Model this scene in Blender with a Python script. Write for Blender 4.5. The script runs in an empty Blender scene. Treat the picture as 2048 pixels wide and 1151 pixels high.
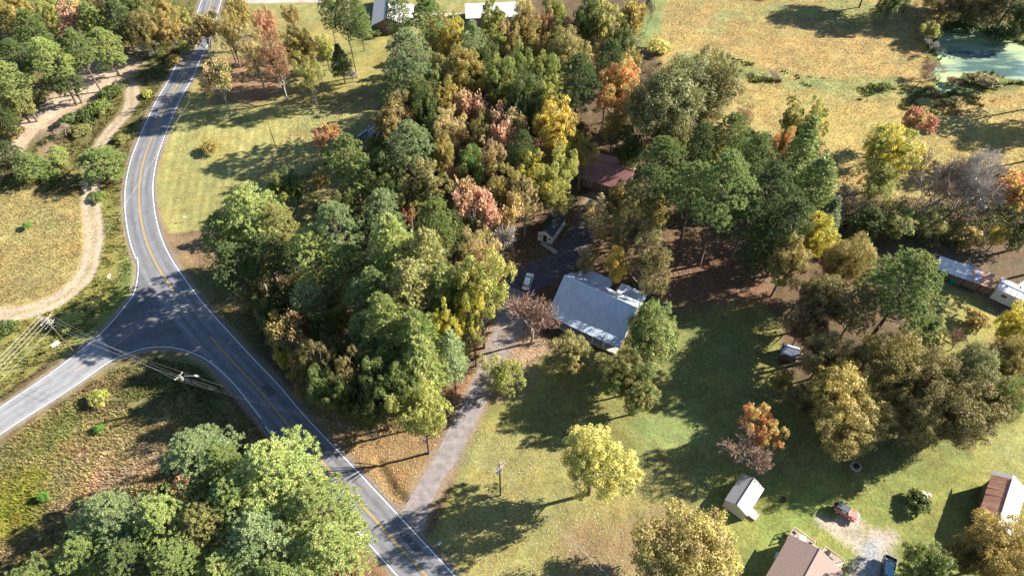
import bpy, math, random
import numpy as np
from mathutils import Vector, Matrix
R_ = math.radians
SC = bpy.context.scene
COL = SC.collection
# ---------------------------------------------------------------- camera, sky, sun, exposure
CAM_F, CAM_H, CAM_P = 1365.0, 115.0, R_(51.0)
cam_data = bpy.data.cameras.new('camera'); cam = bpy.data.objects.new('camera', cam_data); COL.objects.link(cam)
cam.location = (0, 0, CAM_H); cam.rotation_euler = (R_(90) - CAM_P, 0, 0)
cam_data.sensor_width = 36; cam_data.lens = 36 * CAM_F / 2048; cam_data.clip_start = 1; cam_data.clip_end = 5000
SC.camera = cam
SUN_EL, SUN_AZ = R_(29.0), R_(15.0)      # azimuth measured from +X towards +Y
world = bpy.data.worlds.new('World'); SC.world = world; world.use_nodes = True
wn = world.node_tree.nodes; wl = world.node_tree.links
sky = wn.new('ShaderNodeTexSky'); sky.sky_type = 'NISHITA'; sky.sun_disc = False
sky.sun_elevation = SUN_EL; sky.sun_rotation = R_(90) - SUN_AZ
sky.dust_density = .2; sky.ozone_density = 2.5; sky.air_density = 1.0
wl.new(sky.outputs[0], wn['Background'].inputs[0]); wn['Background'].inputs[1].default_value = 0.062
sd = bpy.data.lights.new('sun', 'SUN'); sd.energy = 5.0; sd.angle = R_(0.5); sd.color = (1.0, 0.93, 0.82)
sun = bpy.data.objects.new('sun', sd); COL.objects.link(sun)
sdir = Vector((math.cos(SUN_EL) * math.cos(SUN_AZ), math.cos(SUN_EL) * math.sin(SUN_AZ), math.sin(SUN_EL)))
sun.rotation_euler = sdir.to_track_quat('Z', 'Y').to_euler(); sun.location = (60, 100, 150)
SC.view_settings.view_transform = 'Standard'; SC.view_settings.look = 'None'
SC.view_settings.gamma = 1; SC.view_settings.use_curve_mapping = False
SC.view_settings.exposure = 1.84
SC.cycles.max_bounces = 5; SC.cycles.transparent_max_bounces = 4; SC.cycles.diffuse_bounces = 3
SC.cycles.transmission_bounces = 3; SC.cycles.glossy_bounces = 2

# ---------------------------------------------------------------- helpers
def un(px, py, z=0.0):
    x = (px - 1024) / CAM_F; v = (py - 575.5) / CAM_F
    fy = math.cos(CAM_P) - v * math.sin(CAM_P); fz = -math.sin(CAM_P) - v * math.cos(CAM_P)
    t = (z - CAM_H) / fz
    return Vector((x * t, fy * t, z))
def pxm(px, py, z=0.0):                       # pixels per metre at that point
    p = un(px, py, z)
    return CAM_F / (p.y * math.cos(CAM_P) - (z - CAM_H) * math.sin(CAM_P))
def tag(o, label=None, cat=None, group=None, kind=None):
    if label: o['label'] = label
    if cat: o['category'] = cat
    if group: o['group'] = group
    if kind: o['kind'] = kind
    return o
def empty(name, loc=(0, 0, 0), rz=0.0):
    o = bpy.data.objects.new(name, None); o.location = loc; o.rotation_euler = (0, 0, rz); o.empty_display_size = .5
    COL.objects.link(o); return o
def link(name, me, parent=None, loc=None):
    o = bpy.data.objects.new(name, me); COL.objects.link(o)
    if parent is not None: o.parent = parent
    if loc is not None: o.location = loc
    return o
def npmesh(name, V, F, mat=None, smooth=False, cols=None, facesize=None):
    """V (n,3) float, F (m,k) int"""
    me = bpy.data.meshes.new(name); V = np.asarray(V, np.float32); F = np.asarray(F, np.int32)
    m, k = F.shape
    me.vertices.add(len(V)); me.vertices.foreach_set('co', V.ravel())
    me.loops.add(m * k); me.loops.foreach_set('vertex_index', F.ravel())
    me.polygons.add(m); me.polygons.foreach_set('loop_start', np.arange(0, m * k, k, dtype=np.int32))
    me.polygons.foreach_set('loop_total', np.full(m, k, np.int32))
    if smooth: me.polygons.foreach_set('use_smooth', np.ones(m, bool))
    me.update(calc_edges=True)
    if cols is not None:
        a = me.color_attributes.new('tint', 'FLOAT_COLOR', 'POINT')
        c = np.ones((len(V), 4), np.float32); c[:, :3] = cols; a.data.foreach_set('color', c.ravel())
    if mat: me.materials.append(mat)
    return me
class MB:
    def __init__(s): s.v = []; s.f = []
    def add(s, vs, fs):
        n = len(s.v); s.v += [tuple(v) for v in vs]; s.f += [tuple(i + n for i in f) for f in fs]; return s
    def box(s, c, d, rz=0.0, rx=0.0):
        M = Matrix.Translation(c) @ Matrix.Rotation(rz, 4, 'Z') @ Matrix.Rotation(rx, 4, 'X')
        vs = [M @ Vector((x * d[0] / 2, y * d[1] / 2, z * d[2] / 2)) for x in (-1, 1) for y in (-1, 1) for z in (-1, 1)]
        return s.add(vs, [(0, 1, 3, 2), (4, 6, 7, 5), (0, 4, 5, 1), (2, 3, 7, 6), (0, 2, 6, 4), (1, 5, 7, 3)])
    def tube(s, p, q, r1, r2=None, n=8, cap=True):
        r2 = r1 if r2 is None else r2; p = Vector(p); q = Vector(q); d = (q - p).normalized()
        u = d.orthogonal().normalized(); w = d.cross(u); vs = []
        for c, r in ((p, r1), (q, r2)):
            vs += [c + u * r * math.cos(2 * math.pi * i / n) + w * r * math.sin(2 * math.pi * i / n) for i in range(n)]
        fs = [(i, (i + 1) % n, n + (i + 1) % n, n + i) for i in range(n)]
        if cap: fs += [tuple(range(n))[::-1], tuple(range(n, 2 * n))]
        return s.add(vs, fs)
    def poly3(s, pts, th):                    # flat slab under polygon pts, thickness th along -normal
        P = [Vector(p) for p in pts]; nrm = (P[1] - P[0]).cross(P[2] - P[0]).normalized(); n = len(P)
        Q = [p - nrm * th for p in P]
        return s.add(P + Q, [tuple(range(n)), tuple(range(2 * n - 1, n - 1, -1))] + [(i, n + i, n + (i + 1) % n, (i + 1) % n) for i in range(n)])
    def loft(s, rings, cap=True):
        n = len(rings[0]); vs = [p for r in rings for p in r]; fs = []
        for k in range(len(rings) - 1):
            fs += [(k * n + i, k * n + (i + 1) % n, (k + 1) * n + (i + 1) % n, (k + 1) * n + i) for i in range(n)]
        if cap: fs += [tuple(range(n))[::-1], tuple(range((len(rings) - 1) * n, len(rings) * n))]
        return s.add(vs, fs)
    def mesh(s, name, mat, smooth=False):
        me = bpy.data.meshes.new(name); me.from_pydata(s.v, [], s.f); me.update()
        if smooth: me.polygons.foreach_set('use_smooth', [True] * len(me.polygons))
        if mat: me.materials.append(mat)
        return me
    def build(s, name, mat, parent=None, smooth=False):
        return link(name, s.mesh(name, mat, smooth), parent)
def box(name, c, d, mat, parent, rz=0.0, rx=0.0): return MB().box(c, d, rz, rx).build(name, mat, parent)

# ---- numpy noise
def vnoise(x, y, seed=0):
    xi = np.floor(x).astype(np.int64); yi = np.floor(y).astype(np.int64); fx = x - xi; fy = y - yi
    fx = fx * fx * (3 - 2 * fx); fy = fy * fy * (3 - 2 * fy)
    def h(a, b):
        n = (a * 374761393 + b * 668265263 + seed * 974634777) & 0x7fffffff
        n = ((n ^ (n >> 13)) * 1274126177) & 0x7fffffff
        return ((n ^ (n >> 16)) & 0xffff) / 65535.0
    return (h(xi, yi) * (1 - fx) + h(xi + 1, yi) * fx) * (1 - fy) + (h(xi, yi + 1) * (1 - fx) + h(xi + 1, yi + 1) * fx) * fy
def fbm(x, y, s, seed=0, o=4):
    t = 0; a = .5; w = 0
    for i in range(o): t = t + a * vnoise(x / s, y / s, seed + i * 17); w += a; a *= .55; s *= .5
    return t / w
def catmull(P, n=6):
    P = [Vector(p) for p in P]; out = []
    for i in range(len(P) - 1):
        a = P[max(i - 1, 0)]; b = P[i]; c = P[i + 1]; d = P[min(i + 2, len(P) - 1)]
        for k in range(n):
            t = k / n
            out.append(.5 * ((2 * b) + (c - a) * t + (2 * a - 5 * b + 4 * c - d) * t * t + (3 * b - a - 3 * c + d) * t ** 3))
    out.append(P[-1]); return out

# ---------------------------------------------------------------- materials
def newmat(name):
    m = bpy.data.materials.new(name); m.use_nodes = True; nt = m.node_tree
    return m, nt.nodes, nt.links, nt.nodes['Principled BSDF']
def mat(name, col, rough=.7, var=.25, scale=2.0, col2=None, metal=0.0, bump=0.0, spec=.35, stretch=None):
    m, n, l, b = newmat(name)
    b.inputs['Roughness'].default_value = rough; b.inputs['Metallic'].default_value = metal
    b.inputs['Specular IOR Level'].default_value = spec
    tc = n.new('ShaderNodeTexCoord'); mp = n.new('ShaderNodeMapping'); l.new(tc.outputs['Object'], mp.inputs[0])
    if stretch: mp.inputs['Scale'].default_value = stretch
    nz = n.new('ShaderNodeTexNoise'); nz.inputs['Scale'].default_value = scale; nz.inputs['Detail'].default_value = 6
    nz.inputs['Roughness'].default_value = .65; l.new(mp.outputs[0], nz.inputs['Vector'])
    cr = n.new('ShaderNodeValToRGB'); l.new(nz.outputs['Fac'], cr.inputs[0])
    c2 = col2 or tuple(c * (1 - var) for c in col)
    cr.color_ramp.elements[0].position = .36; cr.color_ramp.elements[1].position = .64
    cr.color_ramp.elements[0].color = (*c2, 1)
    cr.color_ramp.elements[1].color = (*(col if col2 else tuple(min(.9, c * (1 + var)) for c in col)), 1)
    l.new(cr.outputs[0], b.inputs['Base Color'])
    if bump:
        bp = n.new('ShaderNodeBump'); bp.inputs['Strength'].default_value = bump; bp.inputs['Distance'].default_value = .05
        l.new(nz.outputs['Fac'], bp.inputs['Height']); l.new(bp.outputs[0], b.inputs['Normal'])
    return m
def leafmat(name, trans=.35, rough=.55, vary=.35, nscale=.35):
    """colour from the object's own colour plus its custom property tint2, mixed by clump noise"""
    m, n, l, b = newmat(name)
    oi = n.new('ShaderNodeObjectInfo'); at = n.new('ShaderNodeAttribute'); at.attribute_type = 'OBJECT'; at.attribute_name = 'tint2'
    tc = n.new('ShaderNodeTexCoord'); nz = n.new('ShaderNodeTexNoise'); nz.inputs['Scale'].default_value = nscale; nz.inputs['Detail'].default_value = 3
    l.new(tc.outputs['Object'], nz.inputs['Vector'])
    mr = n.new('ShaderNodeMapRange'); mr.inputs[1].default_value = .43; mr.inputs[2].default_value = .58; l.new(nz.outputs['Fac'], mr.inputs[0])
    mx = n.new('ShaderNodeMix'); mx.data_type = 'RGBA'; l.new(mr.outputs[0], mx.inputs[0]); l.new(oi.outputs['Color'], mx.inputs[6]); l.new(at.outputs['Color'], mx.inputs[7])
    ge = n.new('ShaderNodeNewGeometry')
    m2 = n.new('ShaderNodeMapRange'); m2.inputs[3].default_value = 1 - vary; m2.inputs[4].default_value = 1 + vary; l.new(ge.outputs['Random Per Island'], m2.inputs[0])
    hs = n.new('ShaderNodeHueSaturation'); l.new(mx.outputs[2], hs.inputs['Color']); l.new(m2.outputs[0], hs.inputs['Value'])
    m3 = n.new('ShaderNodeMapRange'); m3.inputs[3].default_value = .485; m3.inputs[4].default_value = .515
    ml = n.new('ShaderNodeMath'); ml.operation = 'MULTIPLY'; ml.inputs[1].default_value = 7.31; l.new(ge.outputs['Random Per Island'], ml.inputs[0])
    fr = n.new('ShaderNodeMath'); fr.operation = 'FRACT'; l.new(ml.outputs[0], fr.inputs[0]); l.new(fr.outputs[0], m3.inputs[0]); l.new(m3.outputs[0], hs.inputs['Hue'])
    l.new(hs.outputs[0], b.inputs['Base Color']); b.inputs['Roughness'].default_value = rough; b.inputs['Specular IOR Level'].default_value = .3
    if trans:
        t = n.new('ShaderNodeBsdfTranslucent'); l.new(hs.outputs[0], t.inputs[0])
        ms = n.new('ShaderNodeMixShader'); ms.inputs[0].default_value = trans
        l.new(b.outputs[0], ms.inputs[1]); l.new(t.outputs[0], ms.inputs[2]); l.new(ms.outputs[0], n['Material Output'].inputs[0])
    return m
def vcmat(name, rough=.9, grain=.3, gs=1.5, bump=.5, gs2=.25, spec=.1):
    """vertex tint times two scales of noise, for ground and grass"""
    m, n, l, b = newmat(name)
    at = n.new('ShaderNodeAttribute'); at.attribute_name = 'tint'; ge = n.new('ShaderNodeNewGeometry')
    def noise(s, d):
        z = n.new('ShaderNodeTexNoise'); z.inputs['Scale'].default_value = s; z.inputs['Detail'].default_value = d; z.inputs['Roughness'].default_value = .7
        l.new(ge.outputs['Position'], z.inputs['Vector']); return z
    a = noise(gs, 6); c = noise(gs2, 5)
    r1 = n.new('ShaderNodeMapRange'); r1.inputs[1].default_value = .3; r1.inputs[2].default_value = .7; r1.inputs[3].default_value = 1 - grain; r1.inputs[4].default_value = 1 + grain; l.new(a.outputs['Fac'], r1.inputs[0])
    r2 = n.new('ShaderNodeMapRange'); r2.inputs[1].default_value = .3; r2.inputs[2].default_value = .7; r2.inputs[3].default_value = .82; r2.inputs[4].default_value = 1.18; l.new(c.outputs['Fac'], r2.inputs[0])
    mm = n.new('ShaderNodeMath'); mm.operation = 'MULTIPLY'; l.new(r1.outputs[0], mm.inputs[0]); l.new(r2.outputs[0], mm.inputs[1])
    hs = n.new('ShaderNodeHueSaturation'); l.new(at.outputs['Color'], hs.inputs['Color']); l.new(mm.outputs[0], hs.inputs['Value']); l.new(hs.outputs[0], b.inputs['Base Color'])
    m3 = n.new('ShaderNodeMapRange'); m3.inputs[1].default_value = .3; m3.inputs[2].default_value = .7; m3.inputs[3].default_value = .485; m3.inputs[4].default_value = .525
    z3 = noise(gs * .35, 4); l.new(z3.outputs['Fac'], m3.inputs[0]); l.new(m3.outputs[0], hs.inputs['Hue'])
    b.inputs['Roughness'].default_value = rough; b.inputs['Specular IOR Level'].default_value = spec
    if bump:
        bp = n.new('ShaderNodeBump'); bp.inputs['Strength'].default_value = bump; bp.inputs['Distance'].default_value = .12
        l.new(a.outputs['Fac'], bp.inputs['Height']); l.new(bp.outputs[0], b.inputs['Normal'])
    return m
M_leaf = leafmat('leaf_blades', .42, .5, .4, .30)
M_needle = leafmat('pine_needles', .32, .5, .18, .45)
M_twig = leafmat('fine_twigs', 0, .9, .3, .2)
M_bark = mat('bark', (.13, .10, .08), .9, .35, 3, bump=.5, spec=.1)
M_barkpale = mat('pale_bark', (.30, .26, .22), .9, .3, 3, bump=.4, spec=.1)
M_barkdark = mat('dark_bark', (.05, .04, .035), .9, .3, 3, bump=.4, spec=.1)
M_white = mat('white_paint', (.78, .77, .74), .5, .05, 1.5)
M_offwhite = mat('weathered_white', (.62, .61, .58), .6, .12, 1.2)
M_glass = mat('window_glass', (.03, .04, .05), .08, .1, 1, spec=.8)
M_dark = mat('dark_opening', (.02, .02, .02), .9, .1)
M_woodgrey = mat('grey_weathered_wood', (.28, .24, .20), .85, .25, 4, stretch=(1, 8, 1))
M_woodpole = mat('utility_pole_wood', (.10, .07, .05), .85, .3, 3, stretch=(6, 6, .6))
M_galv = mat('galvanised_metal', (.50, .51, .52), .45, .1, 4, metal=.3)
M_wire = mat('aluminium_cable', (.38, .36, .33), .6, .1, 1)
M_black = mat('black_paint', (.02, .02, .022), .4, .1, 2)
M_tyre = mat('rubber', (.025, .025, .025), .8, .2, 5)
# ---------------------------------------------------------------- road geometry (from traced edges, unprojected to the ground)
RIGHT_EDGE = [(462, -60), (440, 10), (422, 75), (402, 117), (383, 160), (360, 200), (337, 253), (317, 307), (308, 350), (306, 384), (310, 424), (320, 467), (337, 507), (360, 544), (387, 581), (413, 614), (467, 674), (507, 717), (555, 767), (612, 834), (699, 925), (799, 1032), (909, 1150), (1010, 1262), (1100, 1366)]
redge = catmull([un(*p) for p in RIGHT_EDGE], 6)
def offset_line(P, d):
    out = []
    for i, p in enumerate(P):
        t = (P[min(i + 1, len(P) - 1)] - P[max(i - 1, 0)]); t.z = 0; t.normalize()
        out.append(Vector((p.x + t.y * d, p.y - t.x * d, p.z)))
    return out
# travelling from far to near, +d is towards the viewer's left (west side)
def ribbon_mesh(name, P, d0, d1, z, m, uvs=True):
    A = offset_line(P, d0); B = offset_line(P, d1); n = len(P)
    V = []; 
    K = 8 if abs(d1 - d0) > 2 else 1
    for i in range(n):
        for k in range(K + 1):
            q = A[i].lerp(B[i], k / K); V.append((q.x, q.y, z))
    F = [(i * (K + 1) + k, i * (K + 1) + k + 1, (i + 1) * (K + 1) + k + 1, (i + 1) * (K + 1) + k) for i in range(n - 1) for k in range(K)]
    me = npmesh(name, V, F, m)
    uv = me.uv_layers.new(name='UVMap'); L = [0]
    for i in range(1, n): L.append(L[-1] + (P[i] - P[i - 1]).length)
    us = np.array([[k / K, L[i]] for i in range(n) for k in range(K + 1)], np.float32)
    li = np.zeros(len(me.loops), np.int32); me.loops.foreach_get('vertex_index', li)
    uv.data.foreach_set('uv', us[li].ravel())
    # face up
    if me.polygons[0].normal.z < 0: me.flip_normals()
    return me
def asphaltmat(name, col, wear=.12):
    m, n, l, b = newmat(name); b.inputs['Roughness'].default_value = .8; b.inputs['Specular IOR Level'].default_value = .25
    uv = n.new('ShaderNodeUVMap'); sp = n.new('ShaderNodeSeparateXYZ'); l.new(uv.outputs[0], sp.inputs[0])
    # four wheel tracks across the width
    mu = n.new('ShaderNodeMath'); mu.operation = 'MULTIPLY'; mu.inputs[1].default_value = 4 * 2 * math.pi; l.new(sp.outputs[0], mu.inputs[0])
    co = n.new('ShaderNodeMath'); co.operation = 'COSINE'; l.new(mu.outputs[0], co.inputs[0])
    r0 = n.new('ShaderNodeMapRange'); r0.inputs[1].default_value = -1; r0.inputs[2].default_value = 1; r0.inputs[3].default_value = 1 + wear; r0.inputs[4].default_value = 1 - wear; l.new(co.outputs[0], r0.inputs[0])
    ge = n.new('ShaderNodeNewGeometry')
    mp = n.new('ShaderNodeMapping'); mp.inputs['Scale'].default_value = (10, .12, 1); l.new(uv.outputs[0], mp.inputs[0])
    z1 = n.new('ShaderNodeTexNoise'); z1.inputs['Scale'].default_value = 1; z1.inputs['Detail'].default_value = 5; l.new(mp.outputs[0], z1.inputs['Vector'])
    z2 = n.new('ShaderNodeTexNoise'); z2.inputs['Scale'].default_value = .5; z2.inputs['Detail'].default_value = 8; z2.inputs['Roughness'].default_value = .75; l.new(ge.outputs['Position'], z2.inputs['Vector'])
    def rng(src, a, c):
        r = n.new('ShaderNodeMapRange'); r.inputs[1].default_value = .3; r.inputs[2].default_value = .7; r.inputs[3].default_value = a; r.inputs[4].default_value = c; l.new(src.outputs['Fac'], r.inputs[0]); return r
    ra = rng(z1, .86, 1.14); rb = rng(z2, .82, 1.18)
    m1 = n.new('ShaderNodeMath'); m1.operation = 'MULTIPLY'; l.new(ra.outputs[0], m1.inputs[0]); l.new(rb.outputs[0], m1.inputs[1])
    m2 = n.new('ShaderNodeMath'); m2.operation = 'MULTIPLY'; l.new(m1.outputs[0], m2.inputs[0]); l.new(r0.outputs[0], m2.inputs[1])
    hs = n.new('ShaderNodeHueSaturation'); hs.inputs['Color'].default_value = (*col, 1); l.new(m2.outputs[0], hs.inputs['Value']); l.new(hs.outputs[0], b.inputs['Base Color'])
    return m
M_asph = asphaltmat('aged_asphalt', (.150, .150, .158), .14)
M_asph_dark = asphaltmat('dark_asphalt', (.105, .105, .113), .08)
M_asph_pale = asphaltmat('pale_old_asphalt', (.22, .22, .225), .06)
M_line_w = mat('white_road_paint', (.72, .72, .70), .6, .12, 3)
M_line_y = mat('yellow_road_paint', (.50, .33, .07), .6, .15, 3)
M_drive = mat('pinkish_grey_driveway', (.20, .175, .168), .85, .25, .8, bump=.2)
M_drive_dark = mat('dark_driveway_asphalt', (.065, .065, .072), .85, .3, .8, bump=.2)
WL = 6.5
road = link('road', ribbon_mesh('road', redge, -.45, WL + .45, .012, M_asph)); tag(road, 'two lane grey asphalt road curving down to the junction', 'road', kind='structure')
link('edge_line', ribbon_mesh('edge_line', redge, -.07, .08, .020, M_line_w), road)
# nearest redge index of a pixel
def ridx(px, py):
    q = un(px, py); return min(range(len(redge)), key=lambda i: (redge[i] - q).length)
iA = ridx(333, 497); iB = ridx(590, 806)
link('edge_line', ribbon_mesh('edge_line', redge[:iA], WL - .08, WL + .07, .020, M_line_w), road)
link('edge_line', ribbon_mesh('edge_line', redge[iB:], WL - .08, WL + .07, .020, M_line_w), road)
iC = ridx(385, 578); iD = ridx(452, 655)
for sl in (redge[:iC], redge[iD:]):
    for s in (-.17, .06):
        link('centre_line', ribbon_mesh('centre_line', sl, WL / 2 + s, WL / 2 + s + .11, .020, M_line_y), road)
# side road with its flared mouth
FAN_L = [(268, 490), (274, 514), (276, 544), (268, 584), (250, 611), (200, 667), (117, 734), (67, 770), (0, 814), (-120, 892), (-260, 985)]
FAN_R = [(-260, 1078), (-120, 960), (0, 868), (110, 797), (157, 766), (223, 721), (273, 701), (310, 694), (350, 696), (393, 709), (430, 732), (467, 767), (512, 824), (560, 885)]
fl = catmull([un(*p) for p in FAN_L], 5); fr_ = catmull([un(*p) for p in FAN_R], 5)
def grow(P, d): return offset_line(P, d)
outline = grow(fl, .35)[:] + [p for p in grow(fr_, .35)]
def polygon_object(name, pts, z, m, parent=None, step=None):
    cu = bpy.data.curves.new(name, 'CURVE'); cu.dimensions = '2D'; cu.fill_mode = 'BOTH'
    s = cu.splines.new('POLY'); s.points.add(len(pts) - 1)
    for i, p in enumerate(pts): s.points[i].co = (p[0], p[1], 0, 1)
    s.use_cyclic_u = True
    o = bpy.data.objects.new('tmp', cu); COL.objects.link(o)
    me = bpy.data.meshes.new_from_object(o.evaluated_get(bpy.context.evaluated_depsgraph_get()))
    bpy.data.objects.remove(o); bpy.data.curves.remove(cu)
    me.name = name; me.materials.clear(); me.materials.append(m)
    for v in me.vertices: v.co.z = z
    me.update()
    if len(me.polygons) and me.polygons[0].normal.z < 0: me.flip_normals()
    return link(name, me, parent)
# mouth area uses the main surface; beyond the seam the paler older side road
seam_l = un(203, 678); seam_r = un(228, 712)
side_pts = outline
mouth = polygon_object('junction_mouth', side_pts, .006, M_asph_dark); tag(mouth, 'flared asphalt mouth where the side road joins the main road', 'road junction', kind='structure')
# side road strip beyond the seam
sl_pts = [un(203, 672), un(160, 702), un(117, 735), un(67, 770), un(0, 814), un(-120, 892), un(-260, 985)]
sr_pts = [un(226, 717), un(190, 742), un(157, 766), un(110, 797), un(0, 868), un(-120, 960), un(-260, 1078)]
mid = catmull([(a + b) / 2 for a, b in zip(sl_pts, sr_pts)], 6)
hw = sum((a - b).length for a, b in zip(sl_pts, sr_pts)) / len(sl_pts) / 2
M_side = M_asph_pale
V = []; n = 0
A = catmull(sl_pts, 6); B = catmull(sr_pts, 6)
A = [a + (a - b).normalized() * .35 for a, b in zip(A, B)]; B = [b - (a - b).normalized() * .35 for a, b in zip(A, B)]
V = [(p.x, p.y, .009) for ab in zip(A, B) for p in ab]; F = [(2 * i, 2 * i + 1, 2 * i + 3, 2 * i + 2) for i in range(len(A) - 1)]
me = npmesh('side_road', V, F, M_side)
uv = me.uv_layers.new(name='UVMap'); li = np.zeros(len(me.loops), np.int32); me.loops.foreach_get('vertex_index', li)
uu = np.array([[j % 2, (j // 2) * 1.5] for j in range(len(V))], np.float32); uv.data.foreach_set('uv', uu[li].ravel())
if me.polygons[0].normal.z < 0: me.flip_normals()
side = link('side_road', me); tag(side, 'pale old asphalt side road leaving to the lower left', 'road', kind='structure')
k0 = 5 * 1
link('edge_line', ribbon_mesh('edge_line', fl[5:], -.12, 0.02, .017, M_line_w), side)
link('edge_line', ribbon_mesh('edge_line', fr_[:-4], -.12, .02, .017, M_line_w), side)
cl = [un(263, 666), un(235, 687), un(203, 708), un(150, 742)]
link('centre_line', ribbon_mesh('centre_line', catmull(cl, 4), -.06, .06, .017, M_line_y), side)

# worn patches, sealed cracks and reflectors on the asphalt
M_patch = mat('asphalt_patch', (.085, .085, .09), .85, .3, 1.5)
def on_road(i, d): return offset_line(redge, d)[i]
prr = random.Random(21)
for px_, d_, ln, wd in ((560, 1.2, 9, 1.4), (850, .9, 5, 1.2)):
    cand = min(range(len(redge)), key=lambda i: abs(redge[i].x - un(px_, RIGHT_EDGE[5][1] if px_ < 350 else 700).x) + (0 if redge[i].y < 175 else 50))
    i0 = max(2, min(len(redge) - 6, cand)); seg_ = redge[i0:i0 + 3]
    link('asphalt_patch', ribbon_mesh('asphalt_patch', seg_, d_, d_ + wd, .016, M_patch), road)
for k_ in range(26):                               # sealed cracks wandering along the lanes
    i0 = prr.randint(3, len(redge) - 12); d_ = prr.uniform(.3, WL - .3); n_ = prr.randint(2, 6); seg_ = redge[i0:i0 + n_]
    A = offset_line(redge, d_)[i0:i0 + n_]; A = [a + Vector((prr.uniform(-.25, .25), prr.uniform(-.25, .25), 0)) for a in A]
    if len(A) > 1: link('sealed_crack', ribbon_mesh('sealed_crack', catmull(A, 4), -.035, .035, .0165, M_patch), road)
for k_ in range(12):                               # cracks across
    i0 = prr.randint(3, len(redge) - 6); a = offset_line(redge, .1)[i0]; b = offset_line(redge, prr.choice([3.1, 6.4]))[i0]
    A = [a.lerp(b, t / 5) + Vector((prr.uniform(-.12, .12), prr.uniform(-.12, .12), 0)) for t in range(6)]
    link('sealed_crack', ribbon_mesh('sealed_crack', A, -.03, .03, .0165, M_patch), road)
for q_ in ((318, 593), (400, 694), (423, 722), (301, 568)):
    p_ = un(*q_); MB().box((p_.x, p_.y, .03), (.45, .16, .04), -.8).build('reflector', M_line_w, road)

# driveway
DR_L = [(800, 1028), (812, 1007), (845, 954), (879, 894), (897, 858), (921, 815), (937, 780), (955, 740), (972, 700), (985, 665), (992, 635), (1000, 600), (1010, 570), (1024, 545), (1045, 530), (1075, 520), (1105, 505), (1125, 480), (1148, 445), (1165, 420), (1180, 395)]
DR_R = [(842, 1080), (859, 1014), (889, 954), (915, 917), (945, 857), (964, 820), (985, 782), (1005, 745), (1022, 705), (1040, 672), (1050, 640), (1056, 610), (1068, 590), (1085, 575), (1105, 566), (1130, 552), (1158, 530), (1175, 500), (1190, 460), (1200, 430), (1208, 400)]
dl = catmull([un(*p) for p in DR_L], 4); dr = catmull([un(*p) for p in DR_R], 4)
def strip(name, A, B, z, m, parent=None):
    V = [(p.x, p.y, z) for ab in zip(A, B) for p in ab]; F = [(2 * i, 2 * i + 1, 2 * i + 3, 2 * i + 2) for i in range(len(A) - 1)]
    me = npmesh(name, V, F, m)
    if me.polygons[0].normal.z < 0: me.flip_normals()
    return link(name, me, parent)
cut = 4 * 12
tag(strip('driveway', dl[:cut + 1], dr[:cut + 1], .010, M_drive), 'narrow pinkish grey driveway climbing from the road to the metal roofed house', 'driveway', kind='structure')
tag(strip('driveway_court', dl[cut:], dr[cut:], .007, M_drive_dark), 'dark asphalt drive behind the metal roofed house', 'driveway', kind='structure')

# ---------------------------------------------------------------- ground
def axis(lo, hi, step, far, grow_=1.35):
    a = list(np.arange(lo, hi + 1e-6, step)); s = step
    while a[-1] < far: s *= grow_; a.append(a[-1] + s)
    s = step
    while a[0] > -far: s *= grow_; a.insert(0, a[0] - s)
    return np.array(a)
gx = axis(-172, 172, .62, 2500); gy = axis(26, 226, .62, 2500)
GX, GY = np.meshgrid(gx, gy); X = GX.ravel(); Y = GY.ravel()
def poly_world(pp): return np.array([[*un(*p).xy] for p in pp])
def sdist(P, X, Y, closed=True):
    """signed distance, positive inside"""
    d = np.full(X.shape, 1e9); inside = np.zeros(X.shape, bool); n = len(P)
    for i in range(n if closed else n - 1):
        ax, ay = P[i]; bx, by = P[(i + 1) % n]; ex, ey = bx - ax, by - ay
        t = np.clip(((X - ax) * ex + (Y - ay) * ey) / (ex * ex + ey * ey + 1e-9), 0, 1)
        d = np.minimum(d, np.hypot(X - ax - t * ex, Y - ay - t * ey))
        if closed:
            c = ((ay > Y) != (by > Y)) & (X < (bx - ax) * (Y - ay) / (by - ay + 1e-12) + ax); inside ^= c
    return np.where(inside, d, -d) if closed else d
def sm(x, a, b):
    t = np.clip((x - a) / (b - a), 0, 1); return t * t * (3 - 2 * t)
redge_np = np.array([[p.x, p.y] for p in offset_line(redge[::2], WL / 2)])
fan_np = np.array([[p.x, p.y] for p in outline[::2]])
drv_np = np.array([[p.x, p.y] for p in [(a + b) / 2 for a, b in zip(dl[::2], dr[::2])]])
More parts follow.
